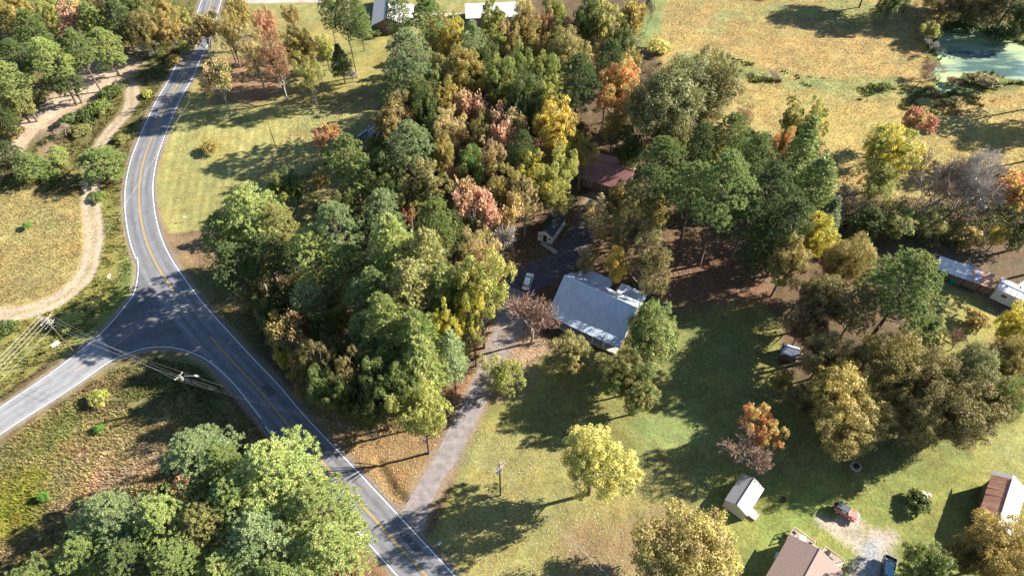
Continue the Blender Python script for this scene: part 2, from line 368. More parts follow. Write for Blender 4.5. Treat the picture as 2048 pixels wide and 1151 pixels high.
ZONES = [  # polygon in photograph pixels, colour, edge softness m, noise m
 ([(-900, -300), (470, -300), (420, 40), (330, 200), (262, 330), (255, 450), (275, 560), (150, 690), (-300, 960), (-900, 1300)], (.19, .165, .075), 2, 3),
 ([(-300, 372), (60, 385), (182, 384), (193, 440), (187, 500), (160, 557), (110, 597), (50, 617), (-300, 625)], (.40, .31, .15), 1, 1.5),
 ([(40, 400), (140, 420), (165, 500), (120, 560), (20, 580), (-100, 520)], (.38, .31, .15), 4, 5),
 ([(188, 384), (240, 384), (262, 500), (262, 580), (200, 650), (0, 790), (-200, 900), (-200, 660), (60, 628), (170, 572), (202, 500)], (.27, .24, .095), 1.5, 2),
 ([(236, 384), (252, 384), (268, 520), (262, 580), (205, 655), (100, 735), (98, 722), (190, 645), (240, 560), (250, 480)], (.22, .24, .09), 1, 1),
 ([(195, 100), (275, 98), (292, 125), (270, 150), (215, 190), (160, 222), (115, 255), (60, 275), (35, 250), (90, 195), (150, 155)], (.50, .38, .28), 2, 2),
 ([(60, 262), (110, 258), (115, 300), (100, 330), (70, 320), (75, 290)], (.28, .21, .15), 1.5, 2),
 # mown lawn by the curve
 ([(330, 255), (385, 165), (430, 205), (760, 200), (720, 330), (690, 420), (620, 450), (440, 455), (335, 468), (313, 420), (310, 350)], (.345, .315, .14), .8, .8),
 ([(335, 468), (440, 452), (470, 540), (400, 590), (352, 530)], (.27, .19, .12), 1.5, 2),
 ([(395, 590), (345, 520), (440, 520), (470, 600), (500, 690), (470, 670)], (.20, .17, .08), 1.5, 2),
 ([(385, 120), (420, 40), (500, 8), (780, 8), (780, 130), (770, 215), (430, 205), (388, 170)], (.30, .25, .12), 2, 3),
 ([(430, 120), (560, 105), (600, 190), (440, 200)], (.30, .19, .12), 3, 4),
 ([(610, 60), (780, 60), (760, 180), (650, 190), (640, 130)], (.34, .30, .125), 2, 3),
 ([(480, -60), (1060, -60), (1060, 75), (890, 90), (780, 60), (600, 40), (480, 10)], (.30, .285, .13), 1.5, 2),
 ([(480, -8), (645, -10), (645, 4), (480, 6)], (.55, .50, .45), .5, .3),
 ([(845, 23), (925, 26), (925, 31), (845, 29)], (.55, .50, .42), .4, .2),
 # right field
 ([(1300, 60), (1325, -200), (2400, -200), (2400, 330), (2100, 400), (1680, 400), (1600, 330), (1500, 270), (1400, 250), (1330, 150)], (.42, .315, .15), 3, 3),
 ([(1262, 100), (1285, 20), (1310, -40), (1350, -40), (1325, 40), (1300, 110)], (.26, .28, .12), 1.5, 2),
 ([(1350, 20), (1420, 10), (1470, 80), (1640, 120), (1800, 150), (1790, 165), (1600, 155), (1480, 125), (1400, 80)], (.43, .315, .155), 6, 10),
 ([(1560, 40), (1850, 80), (1850, 160), (1700, 165), (1560, 110)], (.44, .32, .155), 5, 12),
 ([(1330, 120), (1450, 115), (1600, 155), (1850, 175), (1850, 200), (1700, 200), (1560, 160), (1480, 160), (1400, 150)], (.30, .305, .135), 3, 6),
 ([(1400, 0), (1700, 0), (1820, 40), (1800, 60), (1560, 30), (1440, 50)], (.37, .345, .16), 5, 8),
 ([(1480, 180), (1600, 200), (1900, 230), (2100, 260), (2100, 330), (1700, 320), (1560, 250)], (.45, .35, .155), 6, 8),
 # woodland strip and yards at the right
 ([(1650, 400), (2300, 400), (2300, 560), (2060, 600), (1850, 600), (1700, 480)], (.17, .125, .085), 2, 3),
 ([(1880, 560), (1960, 590), (2000, 650), (1930, 720), (1860, 700)], (.30, .27, .11), 1.5, 1.5),
 # main yard
 ([(960, 830), (985, 790), (1010, 740), (1060, 690), (1200, 700), (1300, 640), (1320, 560), (1480, 560), (1560, 640), (1560, 760), (2048, 830), (2300, 850), (2300, 1500), (1100, 1500), (960, 1300), (850, 1080), (905, 935)], (.24, .23, .095), 1, 1.5),
 ([(1190, 540), (1300, 480), (1500, 460), (1560, 600), (1330, 620), (1290, 590)], (.24, .145, .10), 2, 4),
 ([(905, 935), (960, 850), (1100, 880), (1400, 900), (1380, 1000), (1200, 1060), (1100, 1200), (960, 1250), (860, 1080)], (.30, .27, .115), 2, 4),
 ([(1130, 1050), (1380, 1000), (1330, 1120), (1230, 1200), (1120, 1170)], (.29, .21, .12), 4, 5),
 ([(1240, 830), (1350, 800), (1420, 850), (1360, 940), (1280, 920)], (.26, .29, .12), 3, 4),
 ([(1370, 930), (2100, 900), (2100, 1300), (1700, 1300), (1420, 1100)], (.25, .26, .095), 3, 4),
 ([(1540, 960), (1620, 980), (1640, 1050), (1540, 1100), (1500, 1060)], (.22, .26, .09), 4, 7),
 ([(1950, 860), (2100, 830), (2100, 980), (1960, 950)], (.32, .30, .13), 3, 3),
 ([(1390, 640), (1480, 650), (1470, 720), (1400, 700)], (.215, .235, .09), 6, 6),
 ([(1380, 720), (1440, 725), (1430, 780), (1370, 770)], (.215, .235, .09), 6, 6),
 # leaf litter round the driveway mouth
 ([(560, 770), (700, 760), (880, 870), (900, 850), (830, 1005), (800, 1030), (700, 925)], (.33, .215, .115), 1.2, 2),
 ([(985, 640), (1075, 655), (1110, 690), (1050, 760), (1005, 800), (950, 760), (960, 700)], (.40, .28, .20), 1.2, 2),
 ([(890, 640), (960, 640), (960, 800), (900, 850), (870, 760)], (.30, .18, .12), 1.5, 2),
 ([(1050, 720), (1130, 720), (1100, 790), (1030, 800)], (.30, .29, .12), 2, 2),
 # rough corner at the lower left
 ([(-300, 1100), (-100, 960), (110, 810), (225, 735), (310, 712), (393, 725), (455, 780), (545, 885), (720, 1085), (820, 1200), (700, 1600), (-600, 1600)], (.35, .275, .15), 1, 1.5),
 ([(0, 890), (110, 815), (180, 790), (140, 880), (60, 930), (0, 960), (-100, 1000)], (.29, .27, .12), 1.5, 2),
 ([(0, 960), (80, 900), (100, 960), (60, 1050), (0, 1060), (-100, 1040)], (.30, .265, .08), 3, 4),
 ([(130, 900), (280, 870), (330, 960), (230, 1030), (130, 1000)], (.45, .33, .22), 4, 5),
 ([(690, 1070), (730, 1110), (800, 1200), (700, 1250), (620, 1100)], (.30, .17, .11), 1.5, 2),
 ([(225, 735), (310, 705), (400, 725), (460, 780), (420, 850), (300, 800), (200, 830)], (.20, .19, .09), 2, 3),
 # pond bank
 ([(1850, 60), (1900, 40), (2100, 60), (2100, 170), (1900, 195), (1860, 170)], (.19, .20, .08), 1.5, 2),
 # gravel yard of the lowest house
 ([(1645, 1040), (1700, 1045), (1735, 1080), (1790, 1075), (1790, 1110), (1760, 1160), (1740, 1240), (1690, 1240), (1708, 1110), (1690, 1070)], (.50, .43, .35), 1, 2),
 ([(1725, 1085), (1765, 1080), (1760, 1150), (1720, 1180)], (.46, .45, .45), 1, 1),
]
C = np.tile(np.array([.155, .11, .07]), (len(X), 1))
w1 = fbm(X, Y, 9, 3) - .5; w2 = fbm(X, Y, 2.2, 8) - .5
near = (np.abs(X) < 400) & (Y > -100) & (Y < 500)
idx = np.where(near)[0]; Xn = X[idx]; Yn = Y[idx]
Wd = (w1 * 1.4 + w2 * .8)[idx]
for pp, col, soft, nz in ZONES:
    P = poly_world([(p[0], max(p[1], -240)) for p in pp]); lo = P.min(0) - 12; hi = P.max(0) + 12
    s = (Xn > lo[0]) & (Xn < hi[0]) & (Yn > lo[1]) & (Yn < hi[1]); j = idx[s]
    if len(j) == 0: continue
    d = sdist(P, Xn[s], Yn[s]) + Wd[s] * nz * 2
    a = sm(d, -soft, soft)[:, None]
    C[j] = C[j] * (1 - a) + np.array(col) * a
# painted variation: dry and green patches everywhere
pa = fbm(X, Y, 14, 21); pb = fbm(X, Y, 5, 31); pc = fbm(X, Y, 1.6, 41)
C *= (1 + (pa - .5) * .35)[:, None]
C[:, 0] *= 1 + (pb - .5) * .35; C[:, 1] *= 1 + (pb - .5) * .08; C *= (1 + (pc - .5) * .5)[:, None]
# mowing lanes on the curve lawn, sheen of the cut grass put into the tint
P = poly_world([(330, 255), (385, 180), (640, 240), (640, 445), (335, 468), (313, 420), (310, 350)])
d = np.full(len(X), -99.); d[idx] = sdist(P, Xn, Yn); lane = 2.6 * np.sin((X * .985 + Y * .17) * 2 * math.pi / 2.2)
C *= (1 + .045 * lane * sm(d, 0, 3))[:, None]
# wheel tracks
def track(pp, w, col, two=True, st=1.0):
    Pm = np.array([[*p.xy] for p in catmull([un(*p) for p in pp], 5)]); dd = np.full(len(X), 99.); dd[idx] = sdist(Pm, Xn, Yn, False)
    dd = dd + (w2 * .7 + w1 * .5)
    a = (1 - sm(dd, w * .75, w * 1.15)) * st
    if two: a = a * (1 - .45 * (1 - sm(dd, .12 * w, .4 * w)))
    C[:] = C * (1 - a[:, None]) + np.array(col) * a[:, None]
track([(181, 330), (181, 384), (184, 434), (187, 480), (178, 530), (155, 566), (110, 600), (50, 622), (0, 628), (-200, 632)], 2.1, (.56, .44, .33))
track([(263, 170), (263, 205), (247, 230), (213, 268), (195, 300), (181, 335)], 1.8, (.50, .39, .30))
track([(245, 125), (187, 165), (133, 200), (67, 245), (20, 300)], 3.4, (.56, .44, .34), False, .9)
track([(845, 860 - 600), (0, 260)], .01, (.3, .2, .1), False, 0)
# sandy shoulder beside paving
for Pm, hwid in ((redge_np, WL / 2 + .45), (drv_np, 2.2)):
    dd = np.full(len(X), 99.); dd[idx] = sdist(Pm, Xn, Yn, False)
    a = (1 - sm(dd + w2 * 1.1, hwid + .2, hwid + 1.2))[:, None] * .8
    C = C * (1 - a) + np.array((.34, .26, .19)) * a
dfan = np.full(len(X), -99.); dfan[idx] = sdist(fan_np, Xn, Yn)
a = (sm(dfan + w2, -1.1, -.2))[:, None] * .8; C = C * (1 - a) + np.array((.36, .30, .22)) * a
# gentle relief, always at or below zero, none beneath paving
droad = np.full(len(X), 99.); droad[idx] = np.minimum(sdist(redge_np, Xn, Yn, False) - WL / 2, sdist(drv_np, Xn, Yn, False) - 2.6)
droad = np.minimum(droad, np.maximum(-dfan, 0))
rel = (fbm(X, Y, 12, 5) * .35 + fbm(X, Y, 2.5, 6) * .12) * sm(droad, .8, 5)
POND = [(1868, 178), (1880, 150), (1886, 128), (1878, 100), (1884, 66), (1915, 55), (1960, 62), (2010, 78), (2070, 105), (2130, 150), (2090, 158), (2030, 152), (1985, 146), (1940, 142), (1922, 152), (1918, 166), (1892, 178)]
pond_np = np.array([[*p.xy] for p in catmull([un(*p) for p in POND + POND[:1]], 10)])
pond_np[:-1] += np.stack([fbm(pond_np[:-1, 0], pond_np[:-1, 1], 5, 91, 3) - .5, fbm(pond_np[:-1, 0], pond_np[:-1, 1], 5, 92, 3) - .5], -1) * 5; pond_np[-1] = pond_np[0]
dp = np.full(len(X), -99.); dp[idx] = sdist(pond_np, Xn, Yn)
Z = -rel
Z = np.where(near, Z - sm(dp, -3.0, 3.0) * .8, Z)
DITCH = [(757, 925), (770, 950), (790, 985), (805, 995)]
dd = np.full(len(X), 99.); dd[idx] = sdist(np.array([[*un(*p).xy] for p in DITCH]), Xn, Yn, False)
Z = Z - (1 - sm(dd, .2, 1.3)) * .55
a = (1 - sm(dd + w2 * .8, .2, .9))[:, None] * .8; C = C * (1 - a) + np.array((.10, .08, .04)) * a
L_ = C.mean(1, keepdims=True); C = np.clip((L_ + (C - L_) * 1.15) * .62, .012, .6)
ny, nx = GX.shape; I = np.arange(ny * nx).reshape(ny, nx)
F = np.stack([I[:-1, :-1], I[:-1, 1:], I[1:, 1:], I[1:, :-1]], -1).reshape(-1, 4)
M_ground = vcmat('ground_cover', .95, .42, 2.2, .8, .22)
ground = link('ground', npmesh('ground', np.stack([X, Y, Z], -1), F, M_ground, True, C)); tag(ground, 'ground of lawns, dry fields, leaf litter and bare dirt', 'ground', kind='structure')
GXa, GYa, GZ, GC = gx, gy, Z.reshape(ny, nx), C.reshape(ny, nx, 3)
def gsample(x, y):
    i = np.clip(np.searchsorted(GXa, x) - 1, 0, nx - 1); j = np.clip(np.searchsorted(GYa, y) - 1, 0, ny - 1)
    return GZ[j, i], GC[j, i]
# pond
m, nn, l, b = newmat('duckweed_water')
ge = nn.new('ShaderNodeNewGeometry'); mp = nn.new('ShaderNodeMapping'); mp.inputs['Rotation'].default_value = (0, 0, R_(-18)); mp.inputs['Scale'].default_value = (.05, .22, 1)
l.new(ge.outputs['Position'], mp.inputs[0]); nz = nn.new('ShaderNodeTexNoise'); nz.inputs['Scale'].default_value = 1; nz.inputs['Detail'].default_value = 7; nz.inputs['Roughness'].default_value = .6; l.new(mp.outputs[0], nz.inputs['Vector'])
cr = nn.new('ShaderNodeValToRGB'); l.new(nz.outputs['Fac'], cr.inputs[0]); cr.color_ramp.elements[0].position = .38; cr.color_ramp.elements[0].color = (.07, .12, .12, 1)
cr.color_ramp.elements[1].position = .56; cr.color_ramp.elements[1].color = (.25, .33, .14, 1); l.new(cr.outputs[0], b.inputs['Base Color'])
rr = nn.new('ShaderNodeMapRange'); rr.inputs[1].default_value = .38; rr.inputs[2].default_value = .52; rr.inputs[3].default_value = .12; rr.inputs[4].default_value = .8; l.new(nz.outputs['Fac'], rr.inputs[0]); l.new(rr.outputs[0], b.inputs['Roughness'])
tag(polygon_object('pond_water', [tuple(p) for p in (lambda q: q + (q - q.mean(0)) / np.linalg.norm(q - q.mean(0), axis=1)[:, None] * 1.2)(pond_np[:-1])], -.50, m), 'pond covered with streaks of pale green duckweed', 'pond', kind='structure')

# ---------------------------------------------------------------- rough grass, weeds and fallen leaves (masses nobody could count)
rs = np.random.RandomState(5)
M_grass = vcmat('grass_blades', .9, .15, 1.0, 0, .3)
nopave = lambda x, y: (sdist(redge_np, x, y, False) > WL / 2 + 1.0) & (sdist(drv_np, x, y, False) > 2.8) & (sdist(fan_np, x, y) < -.8)
def scatter(pp, n, pave=False):
    P = poly_world(pp); lo = P.min(0); hi = P.max(0)
    x = rs.uniform(lo[0], hi[0], n); y = rs.uniform(lo[1], hi[1], n)
    k = (sdist(P, x, y) > 0) & (pave | nopave(x, y)) & (sdist(pond_np, x, y) < -.5); return x[k], y[k]
def tufts(name, pp, dens, h, w, label, cat, thr=.35, blades=4, colmul=1.15, hue=None, nscale=3.0, avoid=None):
    P = poly_world(pp); area = (P[:, 0].max() - P[:, 0].min()) * (P[:, 1].max() - P[:, 1].min())
    x, y = scatter(pp, int(area * dens))
    k = fbm(x, y, nscale, 77, 3) > thr; x, y = x[k], y[k]
    if avoid is not None:
        k = np.ones(len(x), bool)
        for q, wd in avoid: k &= sdist(np.array([[*un(*p).xy] for p in q]), x, y, False) > wd
        x, y = x[k], y[k]
    n = len(x); z, c = gsample(x, y)
    hs = h * (.5 + rs.rand(n)) * (.6 + .8 * fbm(x, y, 4, 99, 3)); V = []; Cc = []
    ct = c * colmul * (.75 + .5 * rs.rand(n))[:, None]
    if hue is not None:
        sel = fbm(x, y, 6, 55, 3) > .5; ct = np.where(sel[:, None], ct * np.array(hue), ct)
    for b_ in range(blades):
        a = rs.uniform(0, 6.283, n); lean = rs.uniform(.2, .9, n) * hs; ww = w * (.6 + .8 * rs.rand(n))
        ox = rs.normal(0, w * .8, n); oy = rs.normal(0, w * .8, n); ca, sa = np.cos(a), np.sin(a)
        p0 = np.stack([x + ox - sa * ww, y + oy + ca * ww, z - .03], -1); p1 = np.stack([x + ox + sa * ww, y + oy - ca * ww, z - .03], -1)
        p2 = np.stack([x + ox + ca * lean, y + oy + sa * lean, z + hs], -1)
        V.append(np.stack([p0, p1, p2], 1)); Cc.append(np.repeat(ct[:, None, :] * rs.uniform(.8, 1.2, (n, 1, 1)), 3, 1))
    V = np.concatenate(V).reshape(-1, 3); Cc = np.clip(np.concatenate(Cc).reshape(-1, 3), 0, .8)
    o = link(name, npmesh(name, V, np.arange(len(V)).reshape(-1, 3), M_grass, False, Cc)); tag(o, label, cat, kind='stuff'); return o
TRK = [(181, 330), (181, 384), (184, 434), (187, 480), (178, 530), (155, 566), (110, 600), (50, 622), (0, 628)]
av = [(TRK, 2.5)]
tufts('field_grass', [(-60, 385), (182, 384), (193, 440), (187, 500), (160, 557), (110, 597), (50, 617), (-60, 620)], 10, .26, .06, 'tall dry straw coloured grass in the field left of the road', 'dry grass', .25, 3, 1.15, avoid=av)
tufts('verge_weeds', [(150, 200), (330, 60), (410, 40), (262, 330), (250, 384), (265, 500), (262, 580), (200, 655), (100, 730), (-60, 840), (-60, 655), (60, 630), (170, 575), (200, 500), (188, 400), (60, 380), (-60, 380), (-60, 150)], 6.5, .40, .085, 'tangle of olive weeds on the verge between dirt track and road', 'weeds', .42, 4, 1.0, (1.0, 1.15, .8), 2.5, avoid=av + [([(260, 115), (240, 130), (187, 165), (133, 200), (67, 245), (20, 300)], 6.5), ([(263, 170), (263, 205), (247, 230), (213, 268), (195, 300), (181, 335)], 2.4)])
tufts('rough_grass', [(-60, 940), (110, 815), (225, 740), (310, 715), (393, 730), (455, 785), (545, 890), (700, 1075), (720, 1180), (-60, 1180)], 17, .42, .075, 'tangled tan and olive grass below the side road', 'rough grass', .25, 4, 1.1, (.95, 1.04, .8), 2.2)
tufts('meadow_grass', [(1350, -30), (2110, -30), (2110, 60), (1880, 60), (1860, 175), (2110, 190), (2110, 380), (1700, 390), (1640, 320), (1480, 210), (1330, 110), (1320, 60)], 6.5, .16, .06, 'tan and rust coloured meadow grass beside the pond', 'meadow grass', .25, 2, 1.1, (1.0, .97, .9), 4)
tufts('bramble_patch', [(1340, 115), (1450, 110), (1600, 150), (1860, 175), (1990, 200), (1980, 235), (1840, 225), (1700, 195), (1560, 165), (1480, 165), (1400, 150)], 6, .6, .12, 'green weeds in a low band across the meadow', 'weeds', .52, 4, .85, (.8, 1.15, .7), 5)
tufts('reeds', [(1850, 195), (1852, 120), (1868, 50), (1960, 45), (2100, 90), (2160, 160), (2060, 172), (1960, 162), (1930, 172), (1900, 195)], 9, .9, .07, 'tan reeds and weeds along the pond bank', 'reeds', .5, 3, 1.1, (.8, 1.0, .7), 2)
# fallen leaves on lawns and woodland floor
def litter(name, pp, n, size, cols, label, thr=.0, nsc=5, pave=False):
    x, y = scatter(pp, n, pave)
    if thr: k = fbm(x, y, nsc, 12, 3) > thr; x, y = x[k], y[k]
    m_ = len(x); z, _ = gsample(x, y); z = z + .03 + .05 * rs.rand(m_)
    a = rs.uniform(0, 6.28, m_); s = size * (.6 + .8 * rs.rand(m_)); t = rs.uniform(-.5, .5, (2, m_))
    u = np.stack([np.cos(a), np.sin(a), t[0]], -1) * s[:, None]; w = np.stack([-np.sin(a), np.cos(a), t[1]], -1) * s[:, None] * .7
    c = np.stack([x, y, z], -1); V = np.stack([c - u, c + w, c + u, c - w], 1).reshape(-1, 3)
    cc = np.array(cols)[rs.randint(0, len(cols), m_)] * rs.uniform(.45, .8, (m_, 1)); cc = np.repeat(cc, 4, 0)
    o = link(name, npmesh(name, V, np.arange(len(V)).reshape(-1, 4), M_grass, False, cc)); tag(o, label, 'fallen leaves', kind='stuff'); return o
litter('fallen_leaves', [(905, 935), (960, 850), (1230, 880), (1420, 960), (1380, 1151), (900, 1151), (860, 1080)], 16000, .075, [(.6, .5, .3), (.5, .4, .2), (.62, .55, .36)], 'scatter of pale yellow leaves on the lawn by the utility pole', .36)
litter('leaf_litter', [(560, 775), (700, 760), (880, 870), (900, 850), (830, 1005), (800, 1030), (700, 925)], 12000, .11, [(.5, .33, .17), (.4, .25, .13), (.55, .42, .24)], 'brown leaf litter between the main road and the driveway')
litter('leaf_litter', [(985, 640), (1075, 655), (1130, 700), (1050, 800), (975, 815), (950, 760), (960, 700)], 6000, .11, [(.55, .36, .24), (.45, .3, .2), (.6, .45, .3)], 'pinkish brown leaves on the drive below the bare tree', .3, 2.5, True)
litter('fallen_leaves', [(1320, 560), (1560, 620), (1560, 760), (1950, 860), (2048, 850), (2048, 1151), (1400, 1151), (1380, 930), (1230, 850), (1000, 830), (1060, 720)], 20000, .07, [(.36, .33, .12), (.3, .24, .12), (.42, .36, .2)], 'thin scatter of leaves over the yards', .42, 7)
litter('woodland_litter', [(390, 520), (620, 200), (1300, 100), (1560, 480), (1400, 640), (1000, 620), (900, 860), (640, 850), (470, 650)], 60000, .16, [(.28, .16, .1), (.22, .13, .09), (.38, .24, .14), (.18, .1, .07)], 'reddish brown leaves covering the floor of the central wood')
# ---------------------------------------------------------------- tree kinds (each mesh built once, shared by its copies)
def rdir(r, n, up=0.0):
    v = r.normal(size=(n, 3)); v /= np.linalg.norm(v, axis=1)[:, None]; v[:, 2] += up; v /= np.linalg.norm(v, axis=1)[:, None] + 1e-9; return v
def blades(r, c, nrm, s, asp=.6):
    """diamond shaped leaf faces centred at c facing nrm"""
    n = len(c); t = r.normal(size=(n, 3)); t -= (t * nrm).sum(1)[:, None] * nrm; t /= np.linalg.norm(t, axis=1)[:, None] + 1e-9
    w = np.cross(nrm, t); s = (s * r.uniform(.45, 1.55, n))[:, None]
    return np.stack([c - t * s, c + w * s * asp, c + t * s, c - w * s * asp], 1).reshape(-1, 3)
def quads(V): return np.arange(len(V)).reshape(-1, 4)
class Limbs:
    def __init__(s): s.V = []; s.F = []; s.n = 0
    def seg(s, pts, rad, k=5):
        pts = np.asarray(pts, float); m = len(pts); ang = np.arange(k) * 2 * np.pi / k; rings = []
        for i in range(m):
            d = pts[min(i + 1, m - 1)] - pts[max(i - 1, 0)]; d = d / (np.linalg.norm(d) + 1e-9)
            a = np.array([1., 0, 0]) if abs(d[0]) < .8 else np.array([0, 1., 0]); u = np.cross(d, a); u /= np.linalg.norm(u); w = np.cross(d, u)
            rings.append(pts[i] + rad[i] * (np.cos(ang)[:, None] * u + np.sin(ang)[:, None] * w))
        s.V.append(np.concatenate(rings))
        for i in range(m - 1):
            for j in range(k): s.F.append((s.n + i * k + j, s.n + i * k + (j + 1) % k, s.n + (i + 1) * k + (j + 1) % k, s.n + (i + 1) * k + j))
        s.n += m * k
    def limb(s, r, p, q, r0, r1, m=4, sag=.12, k=5):
        p = np.asarray(p, float); q = np.asarray(q, float); L = np.linalg.norm(q - p); t = np.linspace(0, 1, m)[:, None]
        off = r.normal(size=3) * L * .06; pts = p + (q - p) * t + off * np.sin(np.pi * t) + np.array([0, 0, 1.]) * (np.sin(np.pi * t) * L * sag)
        s.seg(pts, np.linspace(r0, r1, m), k); return pts
    def mesh(s, name, m): return npmesh(name, np.concatenate(s.V), s.F, m, True)
def trunkpts(r, H, wob, m=7):
    t = np.linspace(0, 1, m); x = np.cumsum(r.normal(0, wob, m)); y = np.cumsum(r.normal(0, wob, m)); x -= x[0]; y -= y[0]
    return np.stack([x, y, t * H - .5 * (t == 0)], -1)
def at_h(tp, z):
    return np.array([np.interp(z, tp[:, 2], tp[:, 0]), np.interp(z, tp[:, 2], tp[:, 1]), z])
def make_pine(seed, R=5., H=19., zlow=.40, nl=34, puffs=1150, full=.8):
    """tall bare trunk under a rounded, lumpy crown of needle tufts"""
    r = np.random.RandomState(seed); T = Limbs(); tp = trunkpts(r, H * .97, .12); T.seg(tp, np.linspace(.26, .05, len(tp)), 7)
    lobes = []
    for i in range(nl):
        t = (i + .5) / nl; z = H * (zlow + (1 - zlow) * t ** .8 * .97); a = i * 2.4 + r.uniform(-.4, .4)
        env = R * (math.sin(math.pi * min(1, .22 + t * .82)) ** .7) * r.uniform(.55, 1.0)
        base = at_h(tp, z - H * .06); q = at_h(tp, z) + np.array([math.cos(a) * env * .72, math.sin(a) * env * .72, r.uniform(-.2, .5)])
        T.limb(r, base, q, .09, .03, 4, .1, 4); lobes.append((q, R * r.uniform(.24, .38) * (1.15 - .35 * t)))
    lobes.append((at_h(tp, H * .95), R * .26))
    for i in range(9):                        # dead stubs low on the trunk
        z = H * r.uniform(.2, zlow); a = r.uniform(0, 6.28); b_ = at_h(tp, z); T.limb(r, b_, b_ + np.array([math.cos(a), math.sin(a), .1]) * r.uniform(.5, 1.8), .04, .015, 3, 0, 3)
    w = np.array([l[1] ** 2 for l in lobes]); w /= w.sum(); V = []
    pick = r.choice(len(lobes), puffs, p=w); ctr = np.array([lobes[i][0] for i in pick]); lr = np.array([lobes[i][1] for i in pick])
    d = rdir(r, puffs, .35); pc = ctr + d * lr[:, None] * np.array([1, 1, .62]) * r.uniform(.75, 1.05, puffs)[:, None]
    k = 30; c = np.repeat(pc, k, 0); dd = rdir(r, puffs * k, .25); L = (.34 * r.uniform(.6, 1.15, puffs * k))[:, None]
    side = np.cross(dd, r.normal(size=dd.shape)); side /= np.linalg.norm(side, axis=1)[:, None] + 1e-9; ww = .055
    b0 = c + dd * L * .25
    V = np.stack([b0 - side * ww, b0 + side * ww, c + dd * L], 1).reshape(-1, 3)
    return T.mesh('pine_trunk', M_bark), npmesh('pine_crown', V, np.arange(len(V)).reshape(-1, 3), M_needle)
def make_broad(seed, R=5., H=11., zlow=.16, lobes=34, leaves=9000, ls=.19, gap=.0, rough=.2, Rz=None, bark=None, dome=.2, inner=.15, asp=.62):
    """broadleaf: limbs fanning from the trunk to uneven leaf masses"""
    r = np.random.RandomState(seed); T = Limbs(); tp = trunkpts(r, H * .62, .10); T.seg(tp, np.linspace(.30, .11, len(tp)), 7)
    zc = H * (zlow + 1) / 2; Rz = Rz or H * (1 - zlow) / 2; L = []
    ph = r.uniform(0, 6.28, 4)
    gold = math.pi * (3 - math.sqrt(5))
    for i in range(lobes):
        zt = 1 - 2 * (i + .5) / lobes; a = i * gold + r.uniform(-.3, .3); rr = math.sqrt(max(0, 1 - zt * zt))
        m = 1 + rough * (math.sin(2 * a + ph[0]) + .6 * math.sin(3 * a + ph[1] + 2 * zt)) * .5 + r.uniform(-rough, rough) * .6
        f = .74 * m; zz = zt * (1 if zt > 0 else .8) + dome * (rr < .5 and zt > 0) * 0
        q = np.array([math.cos(a) * rr * R * f, math.sin(a) * rr * R * f, zc + zz * Rz * f])
        lr = R * r.uniform(.20, .33)
        if r.rand() < gap: lr *= .35
        L.append((q, lr)); st = at_h(tp, min(H * .6, max(H * .14, q[2] * .55))); T.limb(r, st, q * .92 + st * .08, .085 * R / 5, .025, 5, .05, 4)
    for i in range(int(lobes * .35)):
        d = rdir(r, 1)[0] * r.uniform(.1, .5); L.append((np.array([d[0] * R, d[1] * R, zc + d[2] * Rz]), R * r.uniform(.18, .28)))
    w = np.array([l[1] ** 2 for l in L]); w /= w.sum(); pick = r.choice(len(L), leaves, p=w)
    ctr = np.array([L[i][0] for i in pick]); lr = np.array([L[i][1] for i in pick]); 
    # sub clumps give the crown its knobbly grain
    nsub = 16; sub = rdir(r, len(L) * nsub, .2).reshape(len(L), nsub, 3); sd_ = sub[pick, r.randint(0, nsub, leaves)]
    d = rdir(r, leaves, .15); c = ctr + sd_ * lr[:, None] * .72 + d * (lr * .38)[:, None] * (r.rand(leaves)[:, None] ** .4)
    nrm = d * .7 + sd_ * .5 + r.normal(size=d.shape) * .45 + np.array([0, 0, .35]); nrm /= np.linalg.norm(nrm, axis=1)[:, None]
    V = blades(r, c, nrm, ls, asp)
    return T.mesh('trunk', bark or M_bark), npmesh('crown', V, quads(V), M_leaf)
